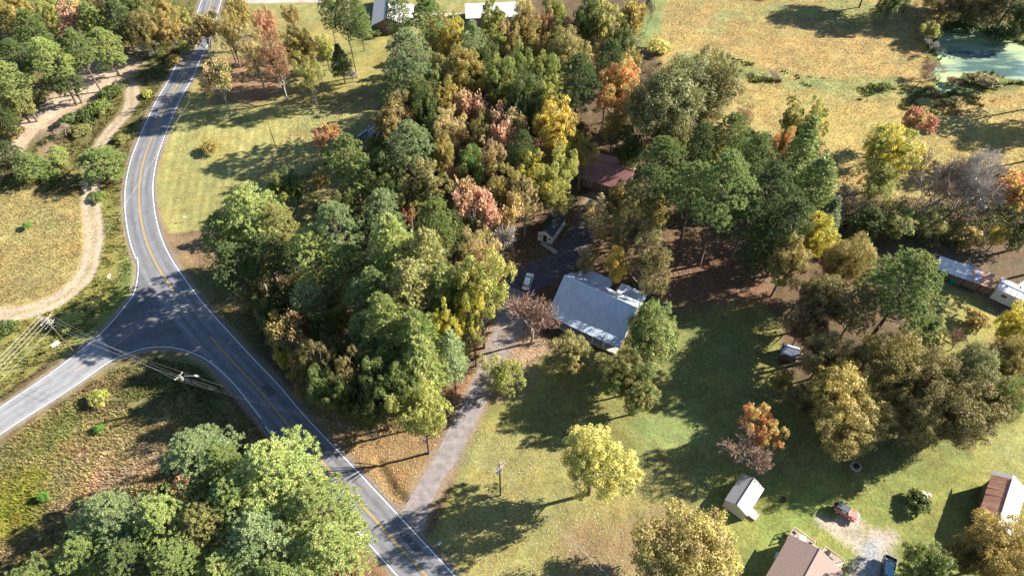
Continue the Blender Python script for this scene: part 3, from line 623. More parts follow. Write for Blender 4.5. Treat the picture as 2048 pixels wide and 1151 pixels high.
def make_conifer(seed, R=4., H=14., zlow=.06, whorl=17, per=9, width=.30, droop=.12, sharp=.85, bulge=.25):
    """evergreen with layered feathery sprays"""
    r = np.random.RandomState(seed); T = Limbs(); tp = trunkpts(r, H, .05); T.seg(tp, np.linspace(.24, .02, len(tp)), 7); C_ = []; N_ = []; D_ = []
    for i in range(whorl):
        t = (i + .5) / whorl; z = H * (zlow + (1 - zlow) * t)
        for j in range(per):
            a = j * 2 * math.pi / per + i * 1.1 + r.uniform(-.25, .25); prof = (1 - t) ** sharp * (1 + bulge * math.sin(math.pi * t)); ln = max(.35, R * prof * r.uniform(.7, 1.12))
            rise = r.uniform(.0, .3); p = at_h(tp, z); q = p + np.array([math.cos(a) * ln, math.sin(a) * ln, ln * (rise - droop)])
            if ln > .8: T.limb(r, p, q, .04, .012, 3, .06, 3)
            m = int(10 + 26 * ln / R * 1.2); s = r.uniform(.18, 1.0, m) ** .75; side = r.normal(0, .20, m) * ln * (1.15 - s * .8) + r.normal(0, .1, m)
            along = np.array([math.cos(a), math.sin(a), rise - droop]); across = np.array([-math.sin(a), math.cos(a), 0])
            c = p + along * (ln * s)[:, None] + across * side[:, None] + np.array([0, 0, 1]) * (np.sin(np.pi * s) * ln * .06 + r.normal(0, .10, m) - .25 * np.abs(side))[:, None]
            dirv = along + across * (np.sign(side) * .55)[:, None] + r.normal(0, .18, (m, 3)) - np.array([0, 0, .12]); C_.append(c); D_.append(dirv)
    c = np.concatenate(C_); dv = np.concatenate(D_); dv /= np.linalg.norm(dv, axis=1)[:, None]
    n0 = np.array([0, 0, 1.]) + r.normal(0, .35, c.shape); w = np.cross(dv, n0); w /= np.linalg.norm(w, axis=1)[:, None]
    V = []
    for k in range(3):                        # every spray is three narrow fingers
        ang = (k - 1) * .55; d2 = dv * math.cos(ang) + w * math.sin(ang); w2_ = np.cross(n0, d2); w2_ /= np.linalg.norm(w2_, axis=1)[:, None] + 1e-9
        ln = (r.uniform(.45, .85, len(c)) * (1 if k == 1 else .75))[:, None]
        V.append(np.stack([c, c + d2 * ln * .5 + w2_ * width * .22, c + d2 * ln, c + d2 * ln * .5 - w2_ * width * .22], 1))
    V = np.concatenate(V).reshape(-1, 3)
    return T.mesh('conifer_trunk', M_bark), npmesh('conifer_crown', V, quads(V), M_needle)
def make_bare(seed, R=4., H=9., stems=1, spread=1.0, twig=.030, lv=4, leaves=0, ls=.16, bark=None, vase=False, keep=None):
    """leafless (or nearly leafless) tree: forking limbs ending in fine twigs"""
    r = np.random.RandomState(seed); T = Limbs(); tips = []; tv = []
    def grow(p, d, L, rad, lev):
        q = p + d * L
        if lev < 3: T.limb(r, p, q, rad, rad * .62, 4, .02, 5 if lev < 2 else 3)
        else:
            s = np.cross(d, r.normal(size=3)); s /= np.linalg.norm(s) + 1e-9; mid = (p + q) / 2 + r.normal(0, .04 * L, 3)
            tv.append([p - s * rad, p + s * rad, mid + s * rad * .7, mid - s * rad * .7]); tv.append([mid - s * rad * .7, mid + s * rad * .7, q + s * rad * .3, q - s * rad * .3])
        if lev >= lv: tips.append(q); return
        n = [4, 5, 6, 5, 4, 3][lev]
        for i in range(n):
            e = r.normal(size=3); e -= e.dot(d) * d; e /= np.linalg.norm(e) + 1e-9
            sp = [.75, .6, .6, .65, .7][lev] * spread * r.uniform(.5, 1.25); nd = d + e * sp + np.array([0, 0, .14 if lev < 3 else .0]); nd /= np.linalg.norm(nd)
            st = p + d * L * (1 if i < 2 else r.uniform(.45, 1)); grow(st, nd, L * r.uniform(.58, .8), max(twig, rad * .55), lev + 1)
    for s in range(stems):
        a = s * 6.28 / max(1, stems) + r.uniform(-.4, .4); d = np.array([math.cos(a) * .38 * (stems > 1), math.sin(a) * .38 * (stems > 1), 1.]); d /= np.linalg.norm(d)
        grow(np.array([0, 0, -.3 if stems == 1 else -.2]) + d * np.array([.3, .3, 0]), d, H * .30, .17 if stems == 1 else .11, 0)
    tv = np.array(tv); V = tv.reshape(-1, 3); mt = M_twig
    tips = np.array(tips)
    F = quads(V)
    crown = npmesh('bare_crown', V, F, M_twig)
    if leaves:
        k = r.randint(0, len(tips), leaves); c = tips[k] + r.normal(0, .22, (leaves, 3)); n0 = rdir(r, leaves, .3); LV = blades(r, c, n0, ls)
        me = npmesh('foliage', LV, quads(LV), M_leaf)
    else: me = None
    return T.mesh('trunk', bark or M_barkpale), crown, me
def make_shrub(seed, R=1.5, H=1.6, leaves=1800, ls=.10, lobes=12):
    r = np.random.RandomState(seed); T = Limbs(); L = []
    for i in range(lobes):
        a = i * 2.4; f = math.sqrt((i + .5) / lobes); q = np.array([math.cos(a) * R * f * .72, math.sin(a) * R * f * .72, H * (.75 - .35 * f * f) * r.uniform(.8, 1.1)])
        L.append((q, R * r.uniform(.24, .36))); T.limb(r, (0, 0, -.2), q, .04, .015, 3, .05, 4)
    pick = r.randint(0, lobes, leaves); ctr = np.array([L[i][0] for i in pick]); lr = np.array([L[i][1] for i in pick]); d = rdir(r, leaves, .25)
    c = ctr + d * lr[:, None] * r.uniform(.6, 1.05, leaves)[:, None] * np.array([1, 1, .8]); c[:, 2] = np.maximum(c[:, 2], .03)
    nrm = d + r.normal(0, .5, d.shape); nrm /= np.linalg.norm(nrm, axis=1)[:, None]; V = blades(r, c, nrm, ls)
    return T.mesh('stem', M_bark), npmesh('foliage', V, quads(V), M_leaf)
# kind -> (variants, model R, model H, crown centre fraction of height)
KINDS = {}
def kind(k, name, R, H, cf, var, crown='crown', stem='trunk'):
    rs_, hs_, lo_ = [], [], []
    for v in var:                              # the real extent of the finished crowns
        for me in v[1:]:
            if me is None: continue
            a = np.zeros(len(me.vertices) * 3, np.float32); me.vertices.foreach_get('co', a); a = a.reshape(-1, 3)
            rs_.append(np.percentile(np.hypot(a[:, 0], a[:, 1]), 96)); hs_.append(np.percentile(a[:, 2], 99.5)); lo_.append(np.percentile(a[:, 2], 3)); break
    R = float(np.mean(rs_)); H = float(np.mean(hs_)); cf = float((np.mean(lo_) * .5 + H * .5) / H)
    KINDS[k] = dict(name=name, R=R, H=H, cf=cf, var=var, crown=crown, stem=stem, n=0)
kind('P', 'pine_tree', 5, 19, .74, [make_pine(s) for s in (1, 2, 3, 4)])
kind('p', 'pine_tree', 4, 10, .58, [make_pine(s, 4, 10, .10, 32, 850) for s in (11, 12, 13)])      # bushy, green to near the ground
kind('O', 'oak_tree', 6.5, 13, .60, [make_broad(s, 6.5, 13, .14, 64, 46000, .122, .10, .38) for s in (21, 22, 23, 24)])
kind('M', 'maple_tree', 5, 11.5, .60, [make_broad(s, 5, 11.5, .16, 40, 28000, .115, .18, .42) for s in (31, 32, 33, 34, 35)])
kind('T', 'poplar_tree', 3.4, 13, .62, [make_broad(s, 3.4, 13, .22, 34, 17000, .11, .2, .45) for s in (41, 42, 43)])
kind('L', 'sparse_leaved_tree', 5, 12, .60, [make_broad(s, 5, 12, .14, 46, 17000, .115, .30, .6, bark=M_barkpale) for s in (51, 52, 53)])
kind('C', 'conifer_tree', 4, 13.5, .50, [make_conifer(s) for s in (61, 62, 63)])
kind('D', 'cedar_tree', 5, 12, .52, [make_conifer(s, 5, 12, .10, 16, 12, .30, .05, .5, .35) for s in (71, 72, 73)])
kind('B', 'bare_tree', 3.9, 8.6, .62, [make_bare(s, 3.9, 8.6, 1, 1.25, .022, 5) for s in (81, 82, 83)])
kind('V', 'bare_tree', 4.6, 9.0, .58, [make_bare(s, 4.6, 9, 4, .95, .034) for s in (91, 92)])
kind('H', 'thinning_tree', 3.9, 8.8, .62, [make_bare(s, 3.9, 8.8, 1, 1.0, .026, 4, 4200, .16) for s in (101, 102)])
kind('S', 'shrub', 1.5, 1.6, .5, [make_shrub(s) for s in (111, 112, 113)], 'foliage', 'stem')
COLS = dict(  # leaf colour, second colour in the same crown
 pd=((.070, .098, .036), (.100, .125, .045)), pg=((.125, .165, .055), (.165, .195, .068)), pb=((.205, .250, .085), (.26, .285, .105)), pt=((.150, .195, .092), (.205, .24, .115)),
 gd=((.070, .098, .032), (.110, .125, .040)), gg=((.115, .155, .045), (.165, .185, .055)), gb=((.085, .19, .04), (.13, .21, .05)),
 fg=((.145, .175, .050), (.19, .205, .065)), fo=((.180, .180, .065), (.23, .215, .08)), ol=((.225, .175, .062), (.27, .205, .075)), od=((.135, .115, .048), (.18, .150, .06)),
 og=((.31, .235, .075), (.235, .19, .06)), yg=((.250, .255, .075), (.30, .29, .085)), ye=((.42, .36, .07), (.31, .29, .07)), yo=((.52, .38, .07), (.42, .27, .07)), yp=((.42, .38, .14), (.34, .31, .09)),
 om=((.42, .20, .09), (.34, .26, .08)), rd=((.30, .14, .10), (.36, .21, .12)), rb=((.26, .13, .08), (.22, .16, .08)), pk=((.40, .24, .18), (.34, .25, .14)), br=((.16, .11, .06), (.22, .16, .07)),
 oq=((.115, .118, .055), (.150, .145, .065)), ow=((.27, .235, .075), (.22, .20, .07)), tn=((.38, .28, .15), (.30, .25, .12)), gy=((.34, .27, .20), (.34, .27, .20)), gp=((.33, .215, .16), (.36, .25, .19)), gl=((.44, .40, .36), (.44, .40, .36)), gk=((.12, .10, .09), (.14, .11, .09)))
trnd = random.Random(3)
TREES = []; grow_px = 1.1; lift = 1.0
def plant(k, px, py, rpx, h, col, label, group, lf=None, stretch=1.0, cat=None):
    """px,py: crown centre in the photograph; rpx: crown half width there; h: height in metres"""
    K = KINDS[k]; lf_ = lift
    for _ in range(14):                        # keep the foot of the tree off the paving and out of the pond
        H = h * (lf_ if k not in 'BVHS' else 1 + (lf_ - 1) * .5 * (k != 'S')); c = 1.0 if k in 'BVHS' else min(1.0, (h * (.55 + .45 * lf_)) / H); zc = H * (1 - c * (1 - K['cf'])); p = un(px, py, zc)
        qx, qy = np.array([p.x]), np.array([p.y])
        if k == 'S' or (nopave(qx, qy)[0] and sdist(pond_np, qx, qy)[0] < .5): break
        lf_ *= .93
    r = rpx * grow_px / pxm(px, py, zc)
    tr = K['var'][K['n'] % len(K['var'])][0]; fo = K['var'][K['n'] % len(K['var'])]; cr = fo[1]; K['n'] += 1
    rt = empty(K['name'], (p.x, p.y, 0), trnd.uniform(0, 6.28)); s = r / K['R']; av_ = trnd.uniform(.88, 1.13); rt.scale = (s * av_, s / av_, H / K['H'])
    tag(rt, label, cat or ('shrub' if k == 'S' else 'tree'), group)
    a = link(K['stem'], tr, rt); b_ = link(K['crown'], cr, rt); b_.scale.z = c; b_.location.z = K['H'] * (1 - c); c1, c2 = [tuple(min(.75, q * 1.55 * g_) for q, g_ in zip(cc_, (1.0, 1, .9))) for cc_ in COLS[col]]
    v = trnd.uniform(.88, 1.12)
    if k in 'MLTHO' and col not in ('gd', 'od'):       # autumn colour turning unevenly through the crown
        o2 = trnd.choice([(.20, .24, .07), (.42, .36, .10), (.36, .24, .11), (.28, .28, .09)]); c2 = tuple(a_ * .55 + b2 * .45 for a_, b2 in zip(c2, o2))
    if k in 'BVH':
        tw = COLS['gk' if col in ('gk', 'br') else ('gp' if col in ('pk', 'rd', 'rb', 'gp') else ('gl' if col == 'gl' else 'gy'))][0]
        b_.color = (*[x * v for x in tw], 1); b_['tint2'] = [x * v for x in tw]
        if len(fo) > 2 and fo[2] is not None:
            f = link('foliage', fo[2], rt); f.scale.z = c; f.location.z = K['H'] * (1 - c); f.color = (*[x * v for x in c1], 1); f['tint2'] = [x * v for x in c2]
    else:
        b_.color = (*[x * v for x in c1], 1); b_['tint2'] = [x * v for x in c2]
    TREES.append(rt); return rt
# ---------------------------------------------------------------- trees: kind, crown centre x, y, half width (photo pixels), height m, colour, label
def rows(group, R):
    global grow_px, lift
    grow_px = .94 if 'upper left' in group else 1.02 if ('around' in group or 'pond' in group or 'bushes' in group or 'lower left' in group or 'upper left' in group) else 1.05 if ('between' in group or 'right' in group) else 1.14
    lift = 1.75 if 'upper central' in group or 'middle of' in group else 1.9 if 'lower central' in group else 1.4 if 'junction' in group or 'behind' in group or 'at the right' in group else 1.5 if 'between the road' in group else 1.25 if 'lower left' in group or 'upper left' in group else 1.05 if 'pond' in group else 1.15 if 'around' in group else 1.0
    for k, px, py, r, h, c, lb in R: plant(k, px, py, r, h, c, lb, group)
rows('trees of the wood in the upper left corner', [
 ('M', 22, 18, 34, 12, 'og', 'yellow olive broadleaf tree in the very top left corner'),
 ('P', 62, 58, 36, 17, 'pg', 'blue green pine just below the yellow tree of the top left corner'),
 ('M', 98, 22, 26, 12, 'yg', 'yellow green broadleaf tree at the top edge beside the greyish bare tree'),
 ('H', 140, 36, 30, 13, 'pk', 'greyish pink bare tree with long limbs at the top of the upper left wood'),
 ('P', 96, 112, 40, 16, 'pb', 'large light green pine in the middle of the upper left wood'),
 ('P', 34, 112, 34, 15, 'pd', 'dark pine by the left edge above the bright pine group'),
 ('p', 132, 150, 30, 11, 'pd', 'dark bushy pine at the lower rim of the upper left wood by the dirt clearing'),
 ('P', 152, 92, 34, 15, 'pg', 'mid green pine between the bare tree and the dirt clearing'),
 ('p', 208, 92, 32, 12, 'pb', 'bright green bushy pine at the tip of the upper left wood above the dirt clearing'),
 ('D', 186, 48, 30, 13, 'gg', 'green cedar behind the bright pine at the tip of the upper left wood'),
 ('D', 238, 38, 28, 14, 'pd', 'dark cedar at the top edge left of the two olive brown trees'),
 ('M', 212, 10, 24, 12, 'od', 'dark olive broadleaf tree cut by the top edge above the green cedar'),
 ('O', 288, 52, 34, 11, 'od', 'olive brown broad tree above the cut logs'),
 ('M', 330, 52, 30, 11, 'ol', 'yellow olive tree between the cut logs and the road'),
 ('T', 362, 30, 20, 13, 'yg', 'slim pale yellow green tree at the roadside near the top edge'),
 ('T', 322, 12, 20, 13, 'ol', 'slim olive tree cut by the top edge left of the road'),
 ('M', 384, 48, 20, 8, 'yg', 'small bright yellow green tree leaning at the road bend'),
 ('M', 268, 8, 26, 12, 'gd', 'dark green tree cut by the top edge above the olive brown broad tree'),
 ('S', 372, 92, 18, 2.4, 'yg', 'pale yellow shrub on the left verge at the top of the road'),
 ('S', 345, 118, 18, 2.2, 'og', 'tan olive shrub on the left verge above the shadowed road stretch'),
 ('P', 18, 158, 40, 14, 'pb', 'pale yellow green pine at the left edge above the long dirt track'),
 ('p', 30, 200, 34, 9, 'fo', 'yellowish bushy pine below the pale pine at the left edge'),
 ('p', 4, 232, 30, 9, 'pd', 'dark bushy pine cut by the left edge above the dirt track'),
 ('S', 72, 190, 20, 2.6, 'fo', 'olive shrub on the bank beside the dirt clearing'),
 ('S', 128, 174, 10, 1.0, 'ol', 'small low tan shrub at the rim of the dirt clearing'),
])
rows('bushes and young trees between dirt track and road', [
 ('S', 222, 180, 24, 2.4, 'gd', 'dark shrub in the middle of the looping dirt track'),
 ('S', 196, 212, 24, 2.6, 'gg', 'round green shrub left of the looping wheel tracks'),
 ('S', 168, 228, 18, 2.2, 'gd', 'dark green shrub joined to the round green shrub on its lower left'),
 ('S', 134, 236, 18, 2.6, 'pd', 'darkest upright shrub beside the shaded dirt hollow'),
 ('B', 124, 256, 15, 3.4, 'gy', 'grey leafless bush beside the shaded dirt hollow'),
 ('S', 162, 258, 20, 1.8, 'fo', 'low olive shrub above the big round pine by the road'),
 ('p', 196, 322, 46, 9, 'pg', 'big round green pine standing alone between dirt track and road'),
 ('p', 116, 308, 21, 5, 'pb', 'small round bright green pine left of the big round pine'),
 ('p', 62, 326, 34, 7, 'pg', 'bushy green pine by the left end of the dirt track'),
 ('p', 14, 300, 24, 7, 'pd', 'dark bushy pine at the left edge below the dirt track'),
 ('S', 104, 348, 20, 1.8, 'gg', 'flat green shrub below the small round bright pine'),
 ('S', 24, 262, 20, 2.4, 'ol', 'tan olive shrub at the left edge above the dark bushy pine'),
 ('S', 242, 276, 15, 1.6, 'fo', 'small olive shrub right against the road curve'),
 ('S', 196, 392, 17, 1.2, 'gg', 'low green weeds beside the straight part of the dirt track'),
 ('S', 293, 186, 12, 1.3, 'yg', 'small yellow green shrub on the verge right of the looping wheel tracks'),
 ('S', 52, 450, 9, 1.3, 'gb', 'single vivid green shrub in the dry field'),
 ('B', 300, 90, 22, 3.6, 'gl', 'pale grey leafless bush beside the cut logs'),
 ('S', 10, 655, 24, 1.5, 'gd', 'dark weeds at the left edge beside the four armed utility pole'),
 ('S', 140, 640, 26, 1.6, 'yg', 'yellow green weeds just right of the four armed utility pole'),
 ('S', 188, 610, 20, 1.4, 'fo', 'olive weeds between the field track and the junction'),
])
rows('autumn trees between the road and the lawns', [
 ('H', 404, 66, 32, 11, 'br', 'nearly bare brown tree hanging over the road at the top'),
 ('H', 432, 150, 28, 12, 'tn', 'half bare tan tree nearest the shadowed road stretch'),
 ('L', 452, 52, 28, 12, 'ol', 'loose olive tree behind the tan half bare tree'),
 ('p', 424, 30, 11, 4, 'gd', 'small dark evergreen beside the top of the road'),
 ('M', 476, 22, 28, 11, 'ol', 'olive tree at the top edge left of the reddish trees'),
 ('L', 500, 90, 34, 13, 'tn', 'tall tan tree with thin leaves left of the red tree'),
 ('M', 528, 46, 28, 11, 'rd', 'red orange tree at the upper left of the lawn grove'),
 ('L', 545, 106, 38, 14, 'rb', 'tall rusty brown tree whose trunk stands in the reddish leaf patch'),
 ('M', 580, 26, 19, 6, 'ol', 'small round olive tree alone on the top lawn'),
 ('M', 596, 86, 34, 12, 'og', 'broad yellow olive tree of the lawn grove'),
 ('L', 615, 140, 28, 11, 'yg', 'pale yellow green tree at the lower right of the lawn grove'),
 ('M', 648, 92, 20, 7, 'yg', 'small yellow green tree between the grove and the dark young spruce'),
 ('C', 680, 118, 19, 8, 'pd', 'dark young spruce with a pointed top on the lawn'),
 ('B', 703, 146, 13, 4, 'gl', 'small whitish bare tree right of the dark young spruce'),
 ('B', 640, 148, 10, 4, 'gl', 'tiny whitish bare tree left of the dark young spruce'),
 ('P', 658, 22, 20, 14, 'pd', 'dark pine with a forked trunk at the top edge'),
 ('P', 688, 26, 24, 17, 'pd', 'dark tall pine with a straight bare trunk before the grey roofed house'),
 ('D', 716, 34, 20, 11, 'pg', 'dense green cedar against the left wall of the grey roofed house'),
 ('S', 752, 64, 11, 2, 'gd', 'dark round shrub at the gable wall of the grey roofed house'),
 ('S', 419, 292, 19, 2.4, 'og', 'round olive bush standing alone on the mown lawn'),
])
rows('trees of the upper central wood', [
 ('P', 812, 110, 44, 17, 'pt', 'huge blue green pine at the lawn corner near the grey roofed house'),
 ('P', 795, 22, 26, 14, 'pg', 'pine covering the right side of the grey roofed house'),
 ('P', 858, 34, 32, 15, 'pg', 'light green pine at the top edge between the two small houses'),
 ('L', 884, 66, 26, 12, 'ol', 'olive sparse tree left of the golden crowned tree'),
 ('P', 790, 180, 32, 13, 'pd', 'dark lower pine tucked under the huge blue green pine'),
 ('O', 792, 232, 40, 11, 'br', 'dark brown oak above the lumber pile'),
 ('M', 905, 62, 18, 11, 'ye', 'golden yellow tree just below the white roofed house'),
 ('M', 902, 88, 24, 11, 'yo', 'golden crowned tree at the left end of the upper wood'),
 ('P', 948, 82, 24, 14, 'pt', 'blue green pine right of the golden crowned tree'),
 ('T', 985, 40, 26, 15, 'yg', 'tall yellow green poplar right of the white roof'),
 ('M', 1014, 66, 22, 12, 'tn', 'tan brown tree right of the tall yellow poplar at the white roof'),
 ('M', 924, 134, 38, 13, 'og', 'broad golden olive tree in the left part of the upper wood'),
 ('M', 868, 150, 30, 12, 'pg', 'green tree between the huge blue green pine and the broad golden tree'),
 ('M', 1004, 150, 34, 13, 'gg', 'broad green tree right of the broad golden olive tree'),
 ('M', 962, 118, 26, 12, 'gd', 'dark green tree behind the broad golden olive tree'),
 ('O', 850, 205, 34, 12, 'gd', 'dark green oak below the broad golden olive tree'),
 ('M', 888, 196, 28, 12, 'og', 'yellow olive tree with a pointed crown left of the pinkish bare trees'),
 ('H', 944, 214, 28, 12, 'pk', 'pinkish tree losing its leaves, upper one of the pink pair'),
 ('L', 900, 250, 34, 11, 'tn', 'pale tan tree with thin leaves below the pointed yellow olive tree'),
 ('H', 1003, 262, 34, 13, 'pk', 'large pink bare tree in the middle of the central wood'),
 ('L', 962, 258, 26, 11, 'ol', 'thin olive tree between the two pinkish bare trees'),
 ('M', 1050, 44, 28, 13, 'ol', 'olive green tree at the top edge left of the rusty crown'),
 ('M', 1092, 52, 20, 12, 'rb', 'rusty red brown crown near the top edge'),
 ('M', 1140, 60, 18, 11, 'rb', 'smaller rusty brown crown right of the larger rusty crown'),
 ('M', 1110, 18, 26, 13, 'gg', 'green tree cut by the top edge above the two rusty crowns'),
 ('M', 1062, 88, 28, 12, 'og', 'orange yellow tree below the olive tree of the top edge'),
 ('O', 1132, 104, 42, 12, 'fo', 'broad olive green oak below the two rusty crowns'),
 ('M', 1178, 34, 28, 14, 'gd', 'dark green tree at the top edge right of the rusty crowns'),
 ('T', 1214, 34, 24, 15, 'yg', 'tall yellow green tree at the top edge near the narrow mown strip'),
 ('H', 1262, 36, 26, 14, 'ol', 'thin tall grey green tree beside the narrow mown strip'),
 ('M', 1240, 78, 22, 11, 'gd', 'dark leafy tree below the thin tall tree by the mown strip'),
 ('P', 1222, 118, 28, 14, 'pd', 'grey green pine with a smooth round top left of the giant oak'),
 ('P', 1158, 160, 36, 16, 'pd', 'dark round pine left of the orange maple'),
 ('M', 1094, 140, 28, 12, 'fg', 'leafy green tree left of the dark round pine'),
 ('M', 1100, 188, 26, 11, 'yg', 'yellow green tree below the leafy green tree in the upper wood'),
 ('O', 1052, 190, 34, 12, 'gd', 'dark green oak above the bright golden tree'),
 ('M', 1044, 128, 24, 12, 'gg', 'mid green tree left of the leafy green tree in the upper wood'),
 ('M', 1242, 166, 44, 14, 'om', 'bright orange maple left of the giant oak'),
 ('L', 1230, 236, 26, 9, 'og', 'loose yellow tree below the bright orange maple'),
 ('O', 1342, 190, 72, 17, 'oq', 'giant grey green oak at the edge of the meadow'),
 ('O', 1420, 158, 56, 15, 'oq', 'rounded dark olive oak pressed against the right of the giant oak'),
 ('S', 1318, 90, 22, 3.5, 'yp', 'pale yellow shrub behind the giant oak at the meadow'),
 ('L', 1330, 262, 30, 8, 'tn', 'low pale leaved tree under the giant oak'),
 ('B', 1302, 6, 10, 9, 'gk', 'dark leaning trunk at the top edge on the narrow mown strip'),
])
rows('trees of the middle of the central wood', [
 ('M', 1116, 244, 48, 13, 'yo', 'bright golden tree above the red roof'),
 ('M', 1064, 226, 24, 12, 'gd', 'dark green tree left of the bright golden tree'),
 ('L', 1165, 298, 26, 10, 'og', 'loose yellow tree touching the red roof at its upper left'),
 ('P', 1044, 300, 26, 13, 'pd', 'dark green pine left of the yellow trees by the red roof'),
 ('M', 1072, 344, 36, 11, 'ye', 'large bright yellow tree left of the red roof'),
 ('M', 1122, 330, 30, 11, 'yg', 'pale yellow green tree touching the left end of the red roof'),
 ('L', 1050, 388, 30, 10, 'tn', 'tan tree below the large bright yellow tree'),
 ('L', 1112, 382, 30, 9, 'yg', 'thin yellow green tree above the little black roofed shed'),
 ('P', 820, 286, 38, 14, 'pt', 'round blue green pine right of the lumber pile'),
 ('H', 668, 286, 26, 10, 'rd', 'reddish half bare tree at the left tip of the central wood'),
 ('p', 700, 316, 42, 11, 'pg', 'broad green pine below the reddish half bare tree'),
 ('p', 716, 366, 38, 10, 'pb', 'bright green bushy pine on the lawn side of the central wood'),
 ('M', 766, 340, 36, 11, 'gd', 'dark green tree below the lumber pile'),
 ('T', 850, 350, 36, 13, 'fo', 'tall light olive tree below the round blue green pine'),
 ('M', 884, 300, 24, 11, 'og', 'yellowish tree right of the round blue green pine'),
 ('M', 942, 322, 28, 11, 'gb', 'vivid green broadleaf tree in the middle of the wood'),
 ('H', 908, 356, 20, 9, 'pk', 'small pink bare tree left of the vivid green tree'),
 ('L', 978, 310, 24, 11, 'tn', 'thin tan tree between the vivid green tree and the large pink bare tree'),
 ('H', 952, 408, 32, 14, 'pk', 'tall pinkish white bare tree rising from the middle of the wood'),
 ('L', 1002, 366, 30, 11, 'og', 'thin yellow orange tree right of the vivid green tree'),
 ('V', 1002, 470, 28, 7, 'gl', 'white limbed bare tree left of the little black roofed shed'),
 ('H', 1026, 426, 24, 10, 'tn', 'thin brownish tree above the white limbed bare tree'),
 ('M', 690, 404, 18, 9, 'gd', 'small dark tree at the lawn edge above the left pine group'),
 ('H', 680, 396, 18, 9, 'pk', 'small pinkish bare tree at the lawn edge'),
 ('P', 766, 426, 36, 15, 'pt', 'blue green pine right of the pines at the lawn edge'),
 ('P', 672, 452, 42, 16, 'pt', 'large pale blue green pine below the end of the lawn'),
 ('P', 872, 444, 42, 15, 'gg', 'rich green pine in the middle of the wood left of the tall pinkish tree'),
 ('p', 906, 470, 30, 10, 'gd', 'dark green bushy tree right of the rich green pine'),
 ('H', 820, 426, 16, 9, 'rd', 'small pink red tree between the two middle pines'),
 ('M', 820, 392, 26, 10, 'fo', 'olive tree above the small pink red tree'),
])
rows('pines by the road junction', [
 ('P', 498, 430, 56, 19, 'pb', 'broad bright green pine crown at the lawn end nearest the junction'),
 ('P', 452, 470, 38, 16, 'pg', 'green pine overhanging the shoulder nearest the road curve'),
 ('P', 556, 452, 36, 17, 'fo', 'yellowish green pine crown right of the broad bright pine'),
 ('P', 470, 528, 42, 15, 'pd', 'dark shaded pine below the broad bright pine'),
 ('P', 530, 510, 38, 16, 'pd', 'dark pine between the broad bright pine and the open woodland floor'),
 ('P', 622, 506, 44, 17, 'pb', 'light green pine left of the feathery evergreens'),
 ('P', 700, 530, 40, 17, 'pg', 'pine with a lit right side touching the feathery evergreens'),
 ('P', 612, 598, 30, 14, 'pt', 'bluish green pine in the middle of the open pine stand'),
 ('p', 556, 600, 32, 9, 'pd', 'dark low pine nearest the junction corner'),
 ('D', 604, 640, 28, 8, 'fo', 'small star shaped light green evergreen in the open pine stand'),
 ('P', 722, 596, 30, 15, 'pt', 'small lit pine above the red leaf floor'),
 ('M', 500, 590, 28, 7, 'od', 'dark olive tree on the bank above the junction'),
 ('D', 676, 578, 22, 9, 'fo', 'pale feathery tip among the dark pines by the red leaf floor'),
])
